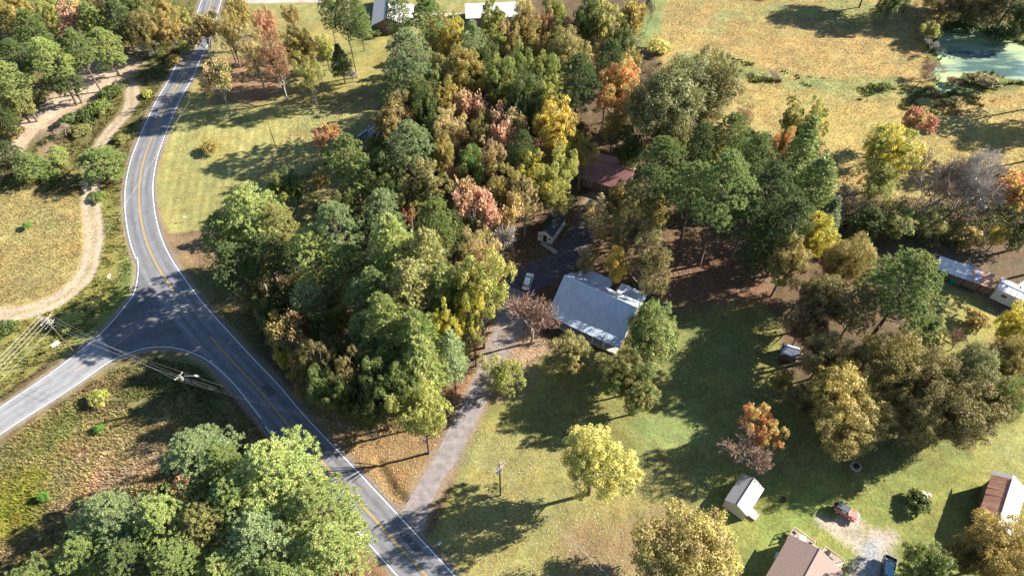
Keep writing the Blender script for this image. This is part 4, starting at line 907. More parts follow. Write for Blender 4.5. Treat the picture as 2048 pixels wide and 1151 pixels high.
rows('feathery evergreens and trees in the lower central wood', [
 ('D', 790, 510, 52, 16, 'fg', 'large feathery green evergreen at the top of the feathery group'),
 ('D', 858, 528, 46, 15, 'fo', 'pale brownish green feathery evergreen right of the large feathery one'),
 ('D', 824, 590, 50, 15, 'fo', 'olive feathery evergreen in the centre of the feathery group'),
 ('D', 884, 590, 36, 14, 'fg', 'bright feathery evergreen beside the big yellow tree'),
 ('D', 754, 600, 38, 14, 'gd', 'dark feathery evergreen at the left rim of the feathery group'),
 ('D', 774, 650, 44, 14, 'fg', 'green feathery evergreen left of the small bright yellow tree'),
 ('D', 728, 672, 34, 10, 'fg', 'light green feathery evergreen at the lower left of the feathery group'),
 ('D', 744, 702, 32, 9, 'gg', 'small bright feathery evergreen beneath the light green one'),
 ('D', 836, 680, 46, 13, 'gg', 'green feathery evergreen below the centre of the feathery group'),
 ('D', 846, 730, 48, 12, 'fg', 'spreading feathery evergreen above the olive yellow tree by the driveway'),
 ('D', 902, 706, 26, 11, 'pt', 'grey green feathery evergreen beside the driveway'),
 ('M', 886, 650, 26, 12, 'ye', 'small bright yellow tree between the feathery evergreens and the driveway'),
 ('M', 962, 560, 52, 15, 'yg', 'big yellow green tree in front of the white car'),
 ('L', 966, 500, 36, 14, 'tn', 'pale orange tan tree crown above the big yellow green tree'),
 ('M', 930, 606, 34, 13, 'ye', 'yellow tree at the lower left of the big yellow green tree'),
 ('T', 946, 650, 22, 11, 'fo', 'slim olive tree with a bare trunk beside the driveway'),
 ('M', 838, 812, 50, 12, 'yg', 'round olive yellow tree at the tip of the wood nearest the driveway mouth'),
 ('M', 800, 770, 38, 11, 'gd', 'dark green tree behind the round olive yellow tree'),
 ('M', 752, 768, 42, 11, 'gd', 'dark green leaning tree in the shade above the main road'),
 ('L', 700, 740, 38, 11, 'od', 'shaded dark olive tree above the main road'),
 ('L', 640, 720, 36, 11, 'od', 'thin dark olive tree above the road bank'),
 ('H', 588, 660, 32, 12, 'br', 'thin dark brown tree above the junction bank'),
 ('M', 622, 692, 14, 7, 'om', 'tiny orange crowned tree in the shaded wood above the road'),
 ('M', 568, 712, 16, 6, 'ye', 'tiny yellow tree nearest the road edge'),
 ('M', 650, 772, 34, 11, 'gd', 'low dark green tree nearest the road edge'),
 ('M', 602, 722, 28, 7, 'ol', 'olive brown tree between the tiny orange and tiny yellow trees'),
 ('M', 640, 664, 30, 9, 'gd', 'dark green tree right of the tiny orange crowned tree'),
 ('O', 676, 700, 32, 8, 'od', 'shaded broad tree below the light green feathery evergreen, near the road bank'),
 ('M', 610, 760, 26, 6, 'od', 'low dark olive tree on the bank just right of the road edge line'),
 ('O', 694, 790, 36, 8, 'gd', 'broad dark green tree on the bank above the road, lowest but two'),
 ('M', 738, 812, 36, 8, 'gd', 'dark green tree left of the round olive yellow tree'),
 ('D', 778, 730, 36, 9, 'fg', 'shaded feathery evergreen left of the spreading one'),
 ('L', 556, 652, 26, 8, 'ol', 'thin olive tree on the bank above the junction mouth'),
 ('M', 530, 624, 26, 8, 'gd', 'dark green tree at the corner of the wood facing the junction'),
 ('H', 662, 740, 28, 9, 'br', 'half bare dark brown tree among the trees above the main road'),
])
rows('trees around the metal roofed house', [
 ('B', 1064, 612, 58, 15, 'gp', 'pinkish bare tree with a forked trunk at the front corner of the metal roofed house'),
 ('L', 1004, 742, 44, 10, 'yg', 'yellow green tree beside the driveway below the pinkish bare tree'),
 ('M', 1146, 702, 44, 9, 'fo', 'light olive tree in front of the metal roof'),
 ('O', 1308, 668, 66, 12.5, 'gg', 'large dense green tree over the right end of the metal roofed house'),
 ('O', 1252, 742, 48, 11, 'gg', 'green tree with a few pinkish leaves at the front right of the house'),
 ('M', 1286, 782, 42, 10, 'gg', 'lowest green tree of the front yard group'),
 ('S', 1096, 642, 20, 2.4, 'rb', 'rusty brown shrub at the front wall of the metal roofed house'),
 ('M', 1194, 915, 78, 18, 'yp', 'large pale yellow tree alone on the lawn'),
 ('O', 1384, 1108, 112, 15, 'ow', 'huge olive yellow oak at the bottom edge left of the cream shed'),
 ('M', 1526, 850, 42, 9.5, 'om', 'tree with an orange crown beside the cream shed'),
 ('B', 1506, 888, 52, 8.5, 'gp', 'round brownish grey bare tree tangled with the orange crowned one'),
])
rows('trees behind the metal roofed house', [
 ('L', 1196, 430, 38, 9, 'tn', 'nearly bare tan tree in the drive behind the house'),
 ('M', 1246, 396, 34, 10, 'og', 'brownish yellow tree below the red roof'),
 ('L', 1262, 450, 42, 14, 'od', 'dark thin olive tree right of the rear drive'),
 ('L', 1300, 420, 34, 11, 'og', 'thin yellow speckled tree right of the rear drive'),
 ('M', 1234, 524, 20, 11, 'yo', 'small golden tree touching the rear roof of the house'),
 ('M', 1172, 516, 18, 8, 'tn', 'small tan gold tree over the rear left roof'),
 ('L', 1306, 512, 46, 15, 'od', 'shaded olive tree behind the rear extension'),
 ('P', 1300, 372, 34, 16, 'pd', 'dark pine at the right end of the red roof'),
 ('P', 1330, 318, 40, 16, 'pg', 'green pine above the dark pine at the red roof'),
 ('M', 1262, 290, 34, 10, 'gd', 'dark tree in the shade above the red roof'),
 ('P', 1402, 284, 34, 16, 'pd', 'dark pine below the giant oak'),
 ('P', 1458, 266, 34, 16, 'pg', 'round green pine nearest the meadow edge'),
 ('M', 1436, 308, 30, 13, 'og', 'yellow olive tree surrounded by dark pines'),
 ('P', 1392, 372, 46, 18, 'pg', 'broad pine left of the tallest pine'),
 ('P', 1450, 372, 56, 22, 'pg', 'tallest pine with its long trunk on the bare slope'),
 ('P', 1512, 306, 36, 16, 'pg', 'green pine right of the yellow olive tree'),
 ('P', 1542, 376, 48, 18, 'pd', 'dark pine right of the tallest pine'),
 ('P', 1494, 428, 40, 15, 'pd', 'shaded pine below the tallest pine'),
 ('C', 1604, 300, 34, 17, 'gg', 'tall spire shaped evergreen at the meadow edge'),
 ('D', 1632, 372, 42, 15, 'gg', 'broad evergreen below the spire shaped one'),
 ('C', 1654, 440, 30, 12, 'pd', 'dark evergreen at the end of the tree line'),
 ('M', 1570, 282, 20, 11, 'om', 'small orange tree left of the spire shaped evergreen'),
 ('T', 1586, 226, 22, 13, 'yg', 'left one of two yellow poplars at the meadow edge'),
 ('T', 1634, 230, 24, 13, 'yg', 'right one of two yellow poplars at the meadow edge'),
 ('L', 1494, 226, 22, 7, 'tn', 'pale tan shrubby tree at the meadow edge'),
 ('P', 1584, 440, 42, 16, 'pd', 'dark pine behind the bright yellow tree'),
 ('p', 1522, 490, 36, 11, 'pd', 'dark bushy pine at the edge of the shaded slope'),
 ('M', 1636, 462, 32, 12, 'ye', 'bright yellow tree at the right end of the pines'),
 ('M', 1578, 516, 42, 12, 'ol', 'yellow olive tree below the bright yellow tree'),
])
rows('trees at the right', [
 ('M', 1786, 292, 56, 14, 'ye', 'large yellow tree at the lower edge of the meadow'),
 ('L', 1762, 356, 46, 11, 'yg', 'lower yellow green tree in front of the large yellow one'),
 ('H', 1836, 240, 28, 11, 'rd', 'reddish bare topped tree behind the large yellow tree'),
 ('V', 1888, 352, 56, 14, 'gy', 'grey bare tree with many stems right of the large yellow tree'),
 ('V', 1958, 345, 60, 15, 'gl', 'pale grey bare tree with spreading limbs, right of the first grey one'),
 ('H', 2022, 372, 46, 11, 'om', 'half bare tree with orange leaves at the right edge'),
 ('B', 1706, 396, 30, 7, 'gy', 'greyish bare bush at the left end of the right tree line'),
 ('p', 1740, 446, 38, 6, 'gd', 'dark bushy tree in the shade below the large yellow tree'),
 ('M', 1800, 440, 34, 7, 'gg', 'leafy green tree below the first grey bare tree'),
 ('L', 1858, 442, 36, 6, 'fo', 'pale olive thicket under the first grey bare tree'),
 ('S', 1926, 462, 36, 4, 'ol', 'tan thicket under the pale grey bare tree'),
 ('M', 2002, 468, 20, 5, 'ye', 'small yellow tree at the edge of the shaded yard'),
 ('p', 2038, 470, 24, 6, 'gd', 'dark bush at the right edge beside the shaded yard'),
 ('O', 1702, 520, 48, 12, 'ol', 'yellow olive oak left of the big leaning pine'),
 ('O', 1650, 590, 56, 11, 'od', 'dark shaded oak above the tumbledown shed'),
 ('O', 1612, 640, 40, 9, 'br', 'dark brown tree just above the tumbledown shed'),
 ('P', 1818, 566, 78, 19, 'gg', 'big leaning pine with a wide dark crown left of the rusty long shed'),
 ('P', 1720, 612, 40, 14, 'od', 'dark olive pine in the shade of the big leaning pine'),
 ('p', 1858, 662, 36, 8, 'pg', 'small green pine below the big leaning pine'),
 ('O', 1656, 700, 50, 10, 'br', 'brown shaded oak right of the tumbledown shed'),
 ('O', 1786, 724, 66, 12, 'ol', 'golden brown oak in the middle of the right oak group'),
 ('O', 1684, 776, 72, 10.5, 'og', 'gold topped oak at the left of the right oak group'),
 ('O', 1704, 838, 70, 9.5, 'ol', 'golden oak lowest on the left of the oak group'),
 ('O', 1608, 796, 38, 6.5, 'od', 'dark olive oak beside the orange crowned tree'),
 ('M', 1566, 756, 22, 6, 'og', 'small golden tree below the tumbledown shed'),
 ('O', 1868, 752, 56, 12, 'od', 'dark olive oak between the golden oak and the far right oaks'),
 ('O', 1950, 740, 58, 13, 'oq', 'dark green oak at the right, above the lowest right oak'),
 ('O', 1930, 818, 72, 13, 'od', 'lowest right oak, dark with a lit right side'),
 ('O', 1840, 830, 46, 11, 'od', 'shaded oak between the golden oak and the lowest right oak'),
 ('O', 2010, 796, 44, 12, 'gg', 'green oak at the right edge above the open field corner'),
 ('M', 2034, 644, 34, 11, 'ye', 'bright yellow tree in front of the white trailer'),
 ('O', 2020, 712, 46, 12, 'ol', 'olive yellow oak below the bright yellow tree at the trailer'),
 ('S', 1956, 636, 24, 2.8, 'ol', 'round olive bush left of the white trailer'),
 ('B', 1920, 676, 24, 4.5, 'rd', 'reddish bare bush beside the round olive bush'),
 ('O', 2012, 1098, 66, 11, 'og', 'olive yellow oak below the rusty barn'),
 ('M', 1862, 1122, 46, 9, 'gg', 'green tree beside the gravel yard at the bottom edge'),
 ('M', 1942, 1112, 34, 8, 'od', 'dark brownish tree between the green tree and the oak below the barn'),
 ('S', 1842, 1004, 24, 2.2, 'gd', 'dark green shrub mound on the lawn below the right oaks'),
 ('S', 1832, 985, 12, 1.8, 'yg', 'small yellow green shrub on the upper left of the lawn mound'),
])
rows('trees around the pond', [
 ('M', 1866, 58, 24, 6, 'yg', 'round yellow topped bush tree at the upper left bank of the pond'),
 ('B', 1866, 86, 14, 4, 'gl', 'whitish bare bush on the pond bank'),
 ('B', 1872, 138, 26, 4.5, 'pk', 'pinkish grey bare bush at the lower left bank of the pond'),
 ('S', 1908, 160, 14, 1.4, 'rb', 'low rusty shrub at the left end of the pond mudbank'),
 ('S', 1966, 158, 30, 1.4, 'od', 'long dark low shrub on the mudbank at the lower edge of the pond'),
 ('M', 1790, -6, 34, 12, 'gd', 'dark tree at the top edge left of the pond'),
 ('O', 1900, -6, 40, 12, 'br', 'brown oak at the top edge above the pond'),
 ('O', 1960, 6, 44, 13, 'od', 'dark olive oak at the top edge above the pond'),
 ('P', 2030, -8, 40, 17, 'pd', 'dark pine at the top right corner above the pond'),
 ('O', 2066, 30, 40, 13, 'gd', 'dark oak cut by the right edge above the pond'),
 ('S', 2010, 60, 34, 3, 'gd', 'dark undergrowth on the upper bank of the pond'),
 ('S', 1940, 44, 34, 2.4, 'gd', 'low dark undergrowth at the top of the pond'),
 ('S', 1770, 170, 14, 1.6, 'gg', 'small green shrub in the weedy band of the meadow'),
 ('B', 1550, 146, 16, 1.6, 'pk', 'low purplish brush in the meadow'),
])
rows('big pines in the lower left corner', [
 ('P', 400, 912, 70, 15, 'pt', 'pale flat topped pine with a visible dark trunk, highest of the lower left pines'),
 ('P', 560, 938, 96, 17, 'pb', 'largest light green pine reaching over the main road'),
 ('P', 640, 1010, 72, 16, 'pb', 'pine overhanging the road below the largest pine'),
 ('P', 474, 990, 60, 15, 'pg', 'darker green pine left of the largest pine'),
 ('P', 448, 924, 40, 14, 'pg', 'green pine wedged between the pale flat topped pine and the largest pine'),
 ('P', 232, 1034, 76, 14, 'pt', 'leftmost of the big lower pines with silvery needles'),
 ('P', 330, 1040, 68, 14, 'pb', 'light green pine second from the left in the lower group'),
 ('P', 412, 1052, 62, 14, 'fo', 'yellowish pine in the middle of the lower left group'),
 ('P', 524, 1072, 84, 15, 'pt', 'pale pine in the heart of the lower left group'),
 ('P', 654, 1092, 80, 15, 'pb', 'light pine at the bottom nearest the road'),
 ('P', 168, 1104, 62, 12, 'pg', 'green pine at the bottom left of the lower group'),
 ('P', 262, 1120, 66, 13, 'pd', 'dark pine at the bottom edge, second from the left'),
 ('P', 360, 1130, 62, 14, 'pg', 'mid green pine at the bottom edge left of the middle'),
 ('P', 452, 1142, 66, 13, 'pb', 'yellow green pine at the bottom edge'),
 ('P', 580, 1160, 70, 14, 'pg', 'pine cut by the bottom edge below the pale pine'),
 ('P', 420, 990, 46, 11, 'pg', 'lower green pine under the pale flat topped pine'),
 ('S', 194, 794, 22, 2.2, 'yg', 'yellowish bush on the bank below the side road'),
 ('S', 196, 856, 11, 1.2, 'gb', 'small green bush in the shade below the side road'),
 ('S', 84, 992, 12, 1.4, 'gb', 'vivid green little bush in the rough grass'),
 ('S', 360, 970, 26, 2.4, 'rb', 'rusty brush under the pale flat topped pine'),
])
grow_px = 1.1; lift = 1.25
# trees just outside the picture whose shade falls into it
OUT = [('P', 2120, 60, 40, 17, 'pd'), ('P', 2150, 110, 40, 17, 'pd'), ('O', 2180, 170, 44, 14, 'gd'), ('P', 2140, 215, 42, 17, 'pd'), ('O', 2190, 260, 50, 14, 'od'),
       ('P', 2120, 400, 44, 16, 'pd'), ('P', 2170, 440, 46, 17, 'pd'), ('O', 2110, 700, 60, 13, 'od'), 
       ('P', 60, -60, 34, 16, 'pd'), ('P', 150, -50, 34, 16, 'pd'), ('P', 240, -45, 30, 16, 'pd'), ('O', 1750, -60, 40, 14, 'gd'), ('O', 1640, -90, 34, 11, 'gd'), ('O', 1500, -95, 36, 11, 'gd'), ('P', 1850, -70, 34, 16, 'pd'), ('O', 1950, -60, 40, 14, 'gd'),
       ('P', -60, 120, 40, 16, 'pd'), ('P', -60, 230, 40, 12, 'pg'), ('P', 60, 1190, 60, 13, 'pg'), ('O', 1990, 1230, 70, 12, 'og')]
for i, (k, x, y, r, h, c) in enumerate(OUT):
    side = 'right' if x > 2048 else 'left' if x < 0 else 'top' if y < 0 else 'bottom'
    plant(k, x, y, r, h, c, 'tree standing just beyond the %s edge of the view' % side, 'trees beyond the %s edge' % side)

lift = 1.3
# small trees filling the shade under the big crowns, with nothing to tell them apart
WOOD = poly_world([(430, 560), (640, 300), (760, 260), (800, 120), (880, 60), (1280, 40), (1290, 250), (1150, 320), (1040, 420), (1000, 520), (960, 700), (900, 790), (760, 810), (600, 740)])
GR = poly_world([(1310, 300), (1640, 280), (1690, 440), (1560, 500), (1380, 420), (1290, 400)])
fr3 = random.Random(12); cnt = 0
for Pz, n_ in ((WOOD, 60), (GR, 14)):
    lo = Pz.min(0); hi = Pz.max(0); got = 0
    while got < n_:
        x, y = fr3.uniform(lo[0], hi[0]), fr3.uniform(lo[1], hi[1])
        if sdist(Pz, np.array([x]), np.array([y]))[0] < 1: continue
        k = fr3.choice('pMLTDHM'); h = fr3.uniform(6, 10); d = y * math.cos(CAM_P) - (h / 2 - CAM_H) * math.sin(CAM_P)
        v = -(y * math.sin(CAM_P) + (h / 2 - CAM_H) * math.cos(CAM_P)); px, py = 1024 + CAM_F * x / d, 575.5 + CAM_F * v / d
        ck = fr3.choice(['gd', 'od', 'pd', 'ol', 'fo', 'gg', 'tn', 'yg'])
        cw = dict(gd='dark green', od='dark olive', pd='deep green', ol='brownish olive', fo='light olive', gg='mid green', tn='tan', yg='yellow green')[ck]
        kw = dict(p='bushy pine', M='leafy tree', L='loose crowned tree', T='slim tree', D='feathery evergreen', H='half bare tree')[k]; ww_ = 'central wood' if Pz is WOOD else 'wood behind the house'
        uu_ = 'upper' if py < 290 else 'middle' if py < 520 else 'lower'
        plant(k, px, py, fr3.uniform(2.2, 3.6) * CAM_F / d, h, ck, 'small %s %s between taller crowns, %s %s of %s' % (cw, kw, uu_, 'left' if px < 760 else 'middle' if px < 1000 else 'right', ww_), 'understorey trees of the wood'); got += 1
# undergrowth: low leafy tangle nobody could count
def undergrowth(name, pp, n, hmax, cols, label, leaves=70):
    x, y = scatter(pp, n)
    for q_, w_ in (([(275, 108), (240, 130), (187, 165), (133, 200), (67, 245), (20, 300)], 7), ([(263, 170), (263, 205), (247, 230), (213, 268), (195, 300), (181, 335)], 3), ([(1090, 500), (1118, 430)], 5), ([(1180, 350), (1262, 350)], 6), ([(1700, 90), (1300, 90)], .1)):
        k_ = sdist(np.array([[*un(*p).xy] for p in q_]), x, y, False) > w_; x, y = x[k_], y[k_]
    m_ = len(x); z, _ = gsample(x, y); h = hmax * rs.uniform(.25, 1, m_) ** 1.5 + .3; rad = .5 + h * .45
    c = np.repeat(np.stack([x, y, z + h * .5], -1), leaves, 0); d = rdir(rs, m_ * leaves, .2)
    c = c + d * np.repeat(np.stack([rad, rad, h * .5], -1), leaves, 0) * rs.uniform(.4, 1, (m_ * leaves, 1)); nr = d + rs.normal(0, .5, d.shape); nr /= np.linalg.norm(nr, axis=1)[:, None]
    V = blades(rs, c, nr, .15); V[:, 2] = np.maximum(V[:, 2], -.3)
    cc = np.array(cols)[rs.randint(0, len(cols), m_)]; cc = np.repeat(np.repeat(cc, leaves, 0) * rs.uniform(.7, 1.3, (m_ * leaves, 1)), 4, 0)
    o = link(name, npmesh(name, V, quads(V), M_grass, False, cc)); tag(o, label, 'undergrowth', kind='stuff')
UC = [(.05, .075, .025), (.07, .09, .03), (.10, .08, .04), (.13, .11, .04), (.06, .10, .03)]
undergrowth('undergrowth', [(395, 500), (640, 300), (760, 260), (800, 120), (880, 60), (1290, 40), (1300, 260), (1150, 310), (1000, 430), (1010, 520), (960, 700), (890, 790), (740, 800), (560, 730), (440, 600)], 1500, 3.2, UC, 'mixed low undergrowth on the floor of the central wood')
undergrowth('undergrowth', [(-40, -30), (300, -30), (400, 20), (380, 100), (300, 90), (240, 120), (140, 160), (70, 200), (-40, 280)], 900, 3.0, [(.10, .15, .04), (.16, .17, .05), (.12, .10, .05), (.07, .11, .03)], 'scrubby undergrowth of the upper left wood')
undergrowth('undergrowth', [(1300, 300), (1640, 260), (1720, 400), (1690, 480), (1560, 500), (1380, 420)], 420, 2.5, UC, 'low undergrowth below the pines behind the red roof')
undergrowth('undergrowth', [(1660, 420), (1720, 400), (2100, 400), (2100, 480), (1900, 500), (1720, 480)], 500, 4.0, [(.12, .13, .05), (.16, .15, .06), (.07, .09, .03), (.20, .17, .08)], 'thicket along the line of grey bare trees')
undergrowth('undergrowth', [(1840, -60), (2100, -60), (2100, 92), (1985, 62), (1900, 45), (1850, 20)], 500, 3.5, UC, 'dark thicket above the pond')
undergrowth('undergrowth', [(-40, 150), (180, 200), (260, 150), (280, 210), (200, 330), (180, 380), (-40, 380)], 380, 1.6, [(.12, .15, .05), (.18, .16, .07), (.09, .10, .04)], 'scrub between the dirt track and the upper left wood', 50)
undergrowth('undergrowth', [(130, 1000), (330, 940), (560, 880), (720, 1020), (720, 1200), (80, 1200)], 420, 2.6, UC, 'low undergrowth beneath the big lower left pines')

undergrowth('undergrowth', [(450, 600), (560, 600), (740, 700), (860, 830), (820, 870), (700, 830), (560, 740)], 420, 4.5, UC, 'shrubby tangle on the bank above the main road')
undergrowth('undergrowth', [(1290, 150), (1330, 90), (1350, 150), (1480, 250), (1620, 300), (1640, 340), (1500, 300), (1380, 270)], 260, 2.0, [(.16, .14, .06), (.20, .17, .07), (.10, .11, .04)], 'scrub along the edge between wood and meadow')
# ---------------------------------------------------------------- buildings
M_roofblue = mat('pale_painted_metal_roof', (.47, .54, .63), .5, .10, .9, spec=.5, stretch=(1, .3, 1))
M_redroof = mat('faded_red_roof', (.30, .145, .125), .7, .18, .7, bump=.1)
M_darkroof = mat('dark_asphalt_shingle', (.05, .055, .06), .9, .3, 6, bump=.3)
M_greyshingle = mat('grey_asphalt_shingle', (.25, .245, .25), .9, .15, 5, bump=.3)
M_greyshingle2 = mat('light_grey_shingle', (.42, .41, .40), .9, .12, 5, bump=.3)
M_brownshingle = mat('brown_asphalt_shingle', (.25, .175, .15), .9, .18, 5, bump=.3)
M_cream = mat('cream_siding', (.58, .48, .36), .7, .08, 2)
M_tansiding = mat('tan_siding', (.45, .38, .30), .7, .1, 2)
M_brownwall = mat('brown_brick', (.19, .13, .10), .85, .25, 6, bump=.2)
M_darkwall = mat('dark_brown_siding', (.10, .075, .06), .85, .2, 3)
M_whitemetal = mat('white_metal_sheet', (.55, .55, .54), .5, .1, 1)
M_rust = mat('rusted_metal_sheet', (.55, .27, .17), .75, .3, 1.6, col2=(.38, .17, .11), stretch=(4, .6, 1))
M_rust2 = mat('half_rusted_metal_sheet', (.56, .36, .26), .7, .3, 1.6, col2=(.42, .21, .14), stretch=(4, .6, 1))
M_zinc = mat('bare_zinc_sheet', (.62, .60, .58), .5, .15, 1.4, stretch=(4, .6, 1))
M_bluezinc = mat('bluish_zinc_sheet', (.33, .38, .48), .5, .2, 1.4)
M_deck = mat('pale_deck_board', (.42, .34, .29), .8, .2, 3)
M_concrete = mat('concrete', (.42, .40, .37), .9, .15, 2, bump=.2)
class Gable:
    """gabled building; local x runs along the ridge, local -y is the side facing the camera"""
    def __init__(s, name, label, cat, A, B, zr, fr, zf, rr, zb, wallmat, roofmats, over=.35, extA=0, extB=0, panels=0, panelmats=None, group=None, th=.12, eaveover=.35):
        a = un(*A, zr); b = un(*B, zr); d = (b - a).normalized(); a = a - d * extA; b = b + d * extB; L = (b - a).length
        if Vector((-d.y, d.x)).y < 0: a, b = b, a; d = -d
        mid = (a + b) / 2; s.rz = math.atan2(d.y, d.x); s.L = L; s.zr, s.fr, s.zf, s.rr, s.zb, s.o = zr, fr, zf, rr, zb, over
        s.root = tag(empty(name, (mid.x, mid.y, 0), s.rz), label, cat, group); R = s.root; h = L / 2
        s.roof = s.slope('roof', -h, h, 0, zr, -fr, zf, roofmats[0], th) if not panels else None
        s.roof2 = s.slope('roof', h, -h, 0, zr - .003, rr, zb, roofmats[1], th) if not panels else None
        if panels:
            for side, run, ze, ms in ((-1, fr, zf, panelmats[0]), (1, rr, zb, panelmats[1])):
                pr_ = random.Random(9 + side); w = L / panels
                for i in range(panels):
                    x0 = -h + i * w; dz = .012 * (i % 2); e = pr_.uniform(-.06, .06)
                    if side < 0: s.slope('roof_panel', x0, x0 + w + .03, 0, zr + dz, -run + e, ze + dz, ms[i % len(ms)], .03)
                    else: s.slope('roof_panel', x0 + w + .03, x0, 0, zr + dz, run + e, ze + dz, ms[i % len(ms)], .03)
        MB().tube((-h, 0, zr + .02), (h, 0, zr + .02), .09, n=6).build('ridge_cap', roofmats[2] if len(roofmats) > 2 else roofmats[0], R)
        # walls, set in under the eaves
        o = over; e = eaveover; zlf = zr - (zr - zf) * (fr - e) / fr - th; zlb = zr - (zr - zb) * (rr - e) / rr - th; s.yf = -(fr - e); s.yb = rr - e; s.xe = h - o; t = .12
        s.zlf, s.zlb = zlf, zlb
        MB().box((0, s.yf + t / 2, zlf / 2 - .3), (2 * s.xe - 2 * t - .01, t, zlf + .6)).build('wall', wallmat, R)
        MB().box((0, s.yb - t / 2, zlb / 2 - .3), (2 * s.xe - 2 * t - .01, t, zlb + .6)).build('wall', wallmat, R)
        for sx in (-1, 1):
            x = sx * s.xe; pts = [(s.yf, -.6), (s.yb, -.6), (s.yb, zlb - .01), (0, zr - th - .03), (s.yf, zlf - .01)]
            MB().add([(x, p[0], p[1]) for p in pts] + [(x - sx * t, p[0], p[1]) for p in pts], [(0, 1, 2, 3, 4), (9, 8, 7, 6, 5)] + [(i, 5 + i, 5 + (i + 1) % 5, (i + 1) % 5) for i in range(5)]).build('wall', wallmat, R)
    def slope(s, name, x0, x1, y0, z0, y1, z1, m, th):
        return MB().poly3([(x0, y1, z1), (x1, y1, z1), (x1, y0, z0), (x0, y0, z0)], th).build(name, m, s.root)
    def win(s, face, u, z, w=.9, h=1.1, frame=None, name='window'):
        """face f/b: u along x; face l/r (ends): u along y"""
        fm = frame or M_white; D = .05
        if face in 'fb':
            sg = -1 if face == 'f' else 1; y = (s.yf if face == 'f' else s.yb) + sg * D / 2; C_ = lambda du, dz, k: (u + du, y + sg * k, z + dz); box_ = lambda a, b_: (a, D, b_)
        else:
            sg = -1 if face == 'l' else 1; x = sg * (s.xe + D / 2); C_ = lambda du, dz, k: (x + sg * k, u + du, z + dz); box_ = lambda a, b_: (D, a, b_)
        if name == 'window':
            f = MB()
            for du in (-1, 1): f.box(C_(du * w / 2, 0, .003), box_(.09, h + .09))
            for dz in (-1, 0, 1): f.box(C_(0, dz * h / 2, .003), box_(w - .1, .09 if dz else .05))
            o = f.build('window', fm, s.root); MB().box(C_(0, 0, -.012), box_(w - .08, h - .08)).build('pane', M_glass, o)
        else:
            o = MB().box(C_(0, 0, .0), box_(w, h)).build('door', fm, s.root); MB().box(C_(w * .35, 0, .04), (.06, .06, .06)).build('handle', M_black, o)
        return o
# main house -------------------------------------------------
H1 = Gable('metal_roofed_house', 'long house with a pale blue white metal roof between driveway and shaded lawn', 'house', (1128, 551), (1275, 615), 7.4, 5.5, 3.15, 4.0, 4.4, M_darkwall, (M_roofblue, M_roofblue, M_white), extA=0, extB=0)
mb = MB(); n = int(H1.L / .6)
for i in range(n + 1):
    x = -H1.L / 2 + .03 + i * (H1.L - .06) / n
    for a, b in (((0, 7.42), (-5.5, 3.17)), ((-5.5, 3.17), (-7.4, 2.52)), ((0, 7.42), (4.0, 4.42))):
        mb.tube((x, *a), (x, *b), .011, n=4)
tag(mb.build('roof_seams', M_roofblue, H1.root), kind='stuff')
H1.slope('porch_roof', -H1.L / 2, H1.L / 2, -5.5, 3.15, -7.4, 2.5, M_roofblue, .1)
for u_ in (-6, -3, 3.2, 6.2): H1.win('f', u_, 1.35)
H1.win('f', 0, 1.05, 1, 2.05, M_white, 'door')
for y_ in (-3, 2): H1.win('l', y_, 1.5); H1.win('r', y_, 1.5)
for i in range(7): box('porch_post', (-7.4 + i * 2.46, -7.2, 1.24), (.12, .12, 2.46), M_white, H1.root)
box('porch_floor', (0, -6.3, .10), (15.4, 2.3, .24), M_concrete, H1.root)
for x_, y_ in ((4.6, -5.0), (-3.4, 2.1)):
    z_ = (3.15 if y_ < -5.5 else 7.4 - 4.25 * abs(y_) / 5.5) if y_ < 0 else 7.4 - 3 * y_ / 4
    MB().tube((x_, y_, z_ - .2), (x_, y_, z_ + .35), .06, n=8).build('vent_pipe', M_black, H1.root)
def ext(root, x0, x1, y0, y1, z0, z1, wm, rm):
    MB().poly3([(x1, y1, z1), (x0, y1, z1), (x0, y0, z0), (x1, y0, z0)], .12).build('extension_roof', rm, root)
    MB().box(((x0 + x1) / 2, (y0 + y1) / 2 - .1, z1 / 2 - .35), (x1 - x0 - .5, y1 - y0 - .5, z1 + .4)).build('extension_wall', wm, root)
def loc(g, px, py, z):
    p = un(px, py, z) - g.root.location; c, s_ = math.cos(-g.rz), math.sin(-g.rz); return (p.x * c - p.y * s_, p.x * s_ + p.y * c)
e1 = [loc(H1, *q, 3.4) for q in ((1154, 549), (1217, 576), (1228, 562), (1170, 533))]
e2 = [loc(H1, *q, 3.2) for q in ((1231, 584), (1277, 605), (1296, 586), (1248, 573))]
for e_, (za, zb_) in ((e1, (3.7, 3.0)), (e2, (3.4, 2.9))):
    ext(H1.root, min(q[0] for q in e_), max(q[0] for q in e_), 3.7, max(q[1] for q in e_), za, zb_, M_darkwall, M_roofblue)
# red roof house ---------------------------------------------
H2 = Gable('red_roofed_house', 'house with a faded red roof half hidden among yellow trees and pines', 'house', (1178, 315), (1265, 340), 5.3, 5.0, 2.7, 5.8, 2.7, M_brownwall, (M_redroof, M_redroof, M_redroof), extA=0, extB=.4)
for u_ in (-3.5, 0, 3.5): H2.win('f', u_, 1.5)
H2.win('r', 1, 1.5); H2.win('l', -1, 1.5)
# black roofed cottage shed ------------------------------------
H3 = Gable('cottage_shed', 'small white cottage shed with a black roof beside the rear drive', 'shed', (1090, 461), (1118, 421), 3.8, 1.95, 2.5, 1.95, 2.5, M_offwhite, (M_darkroof, M_darkroof, M_darkroof), over=.2, eaveover=.15)
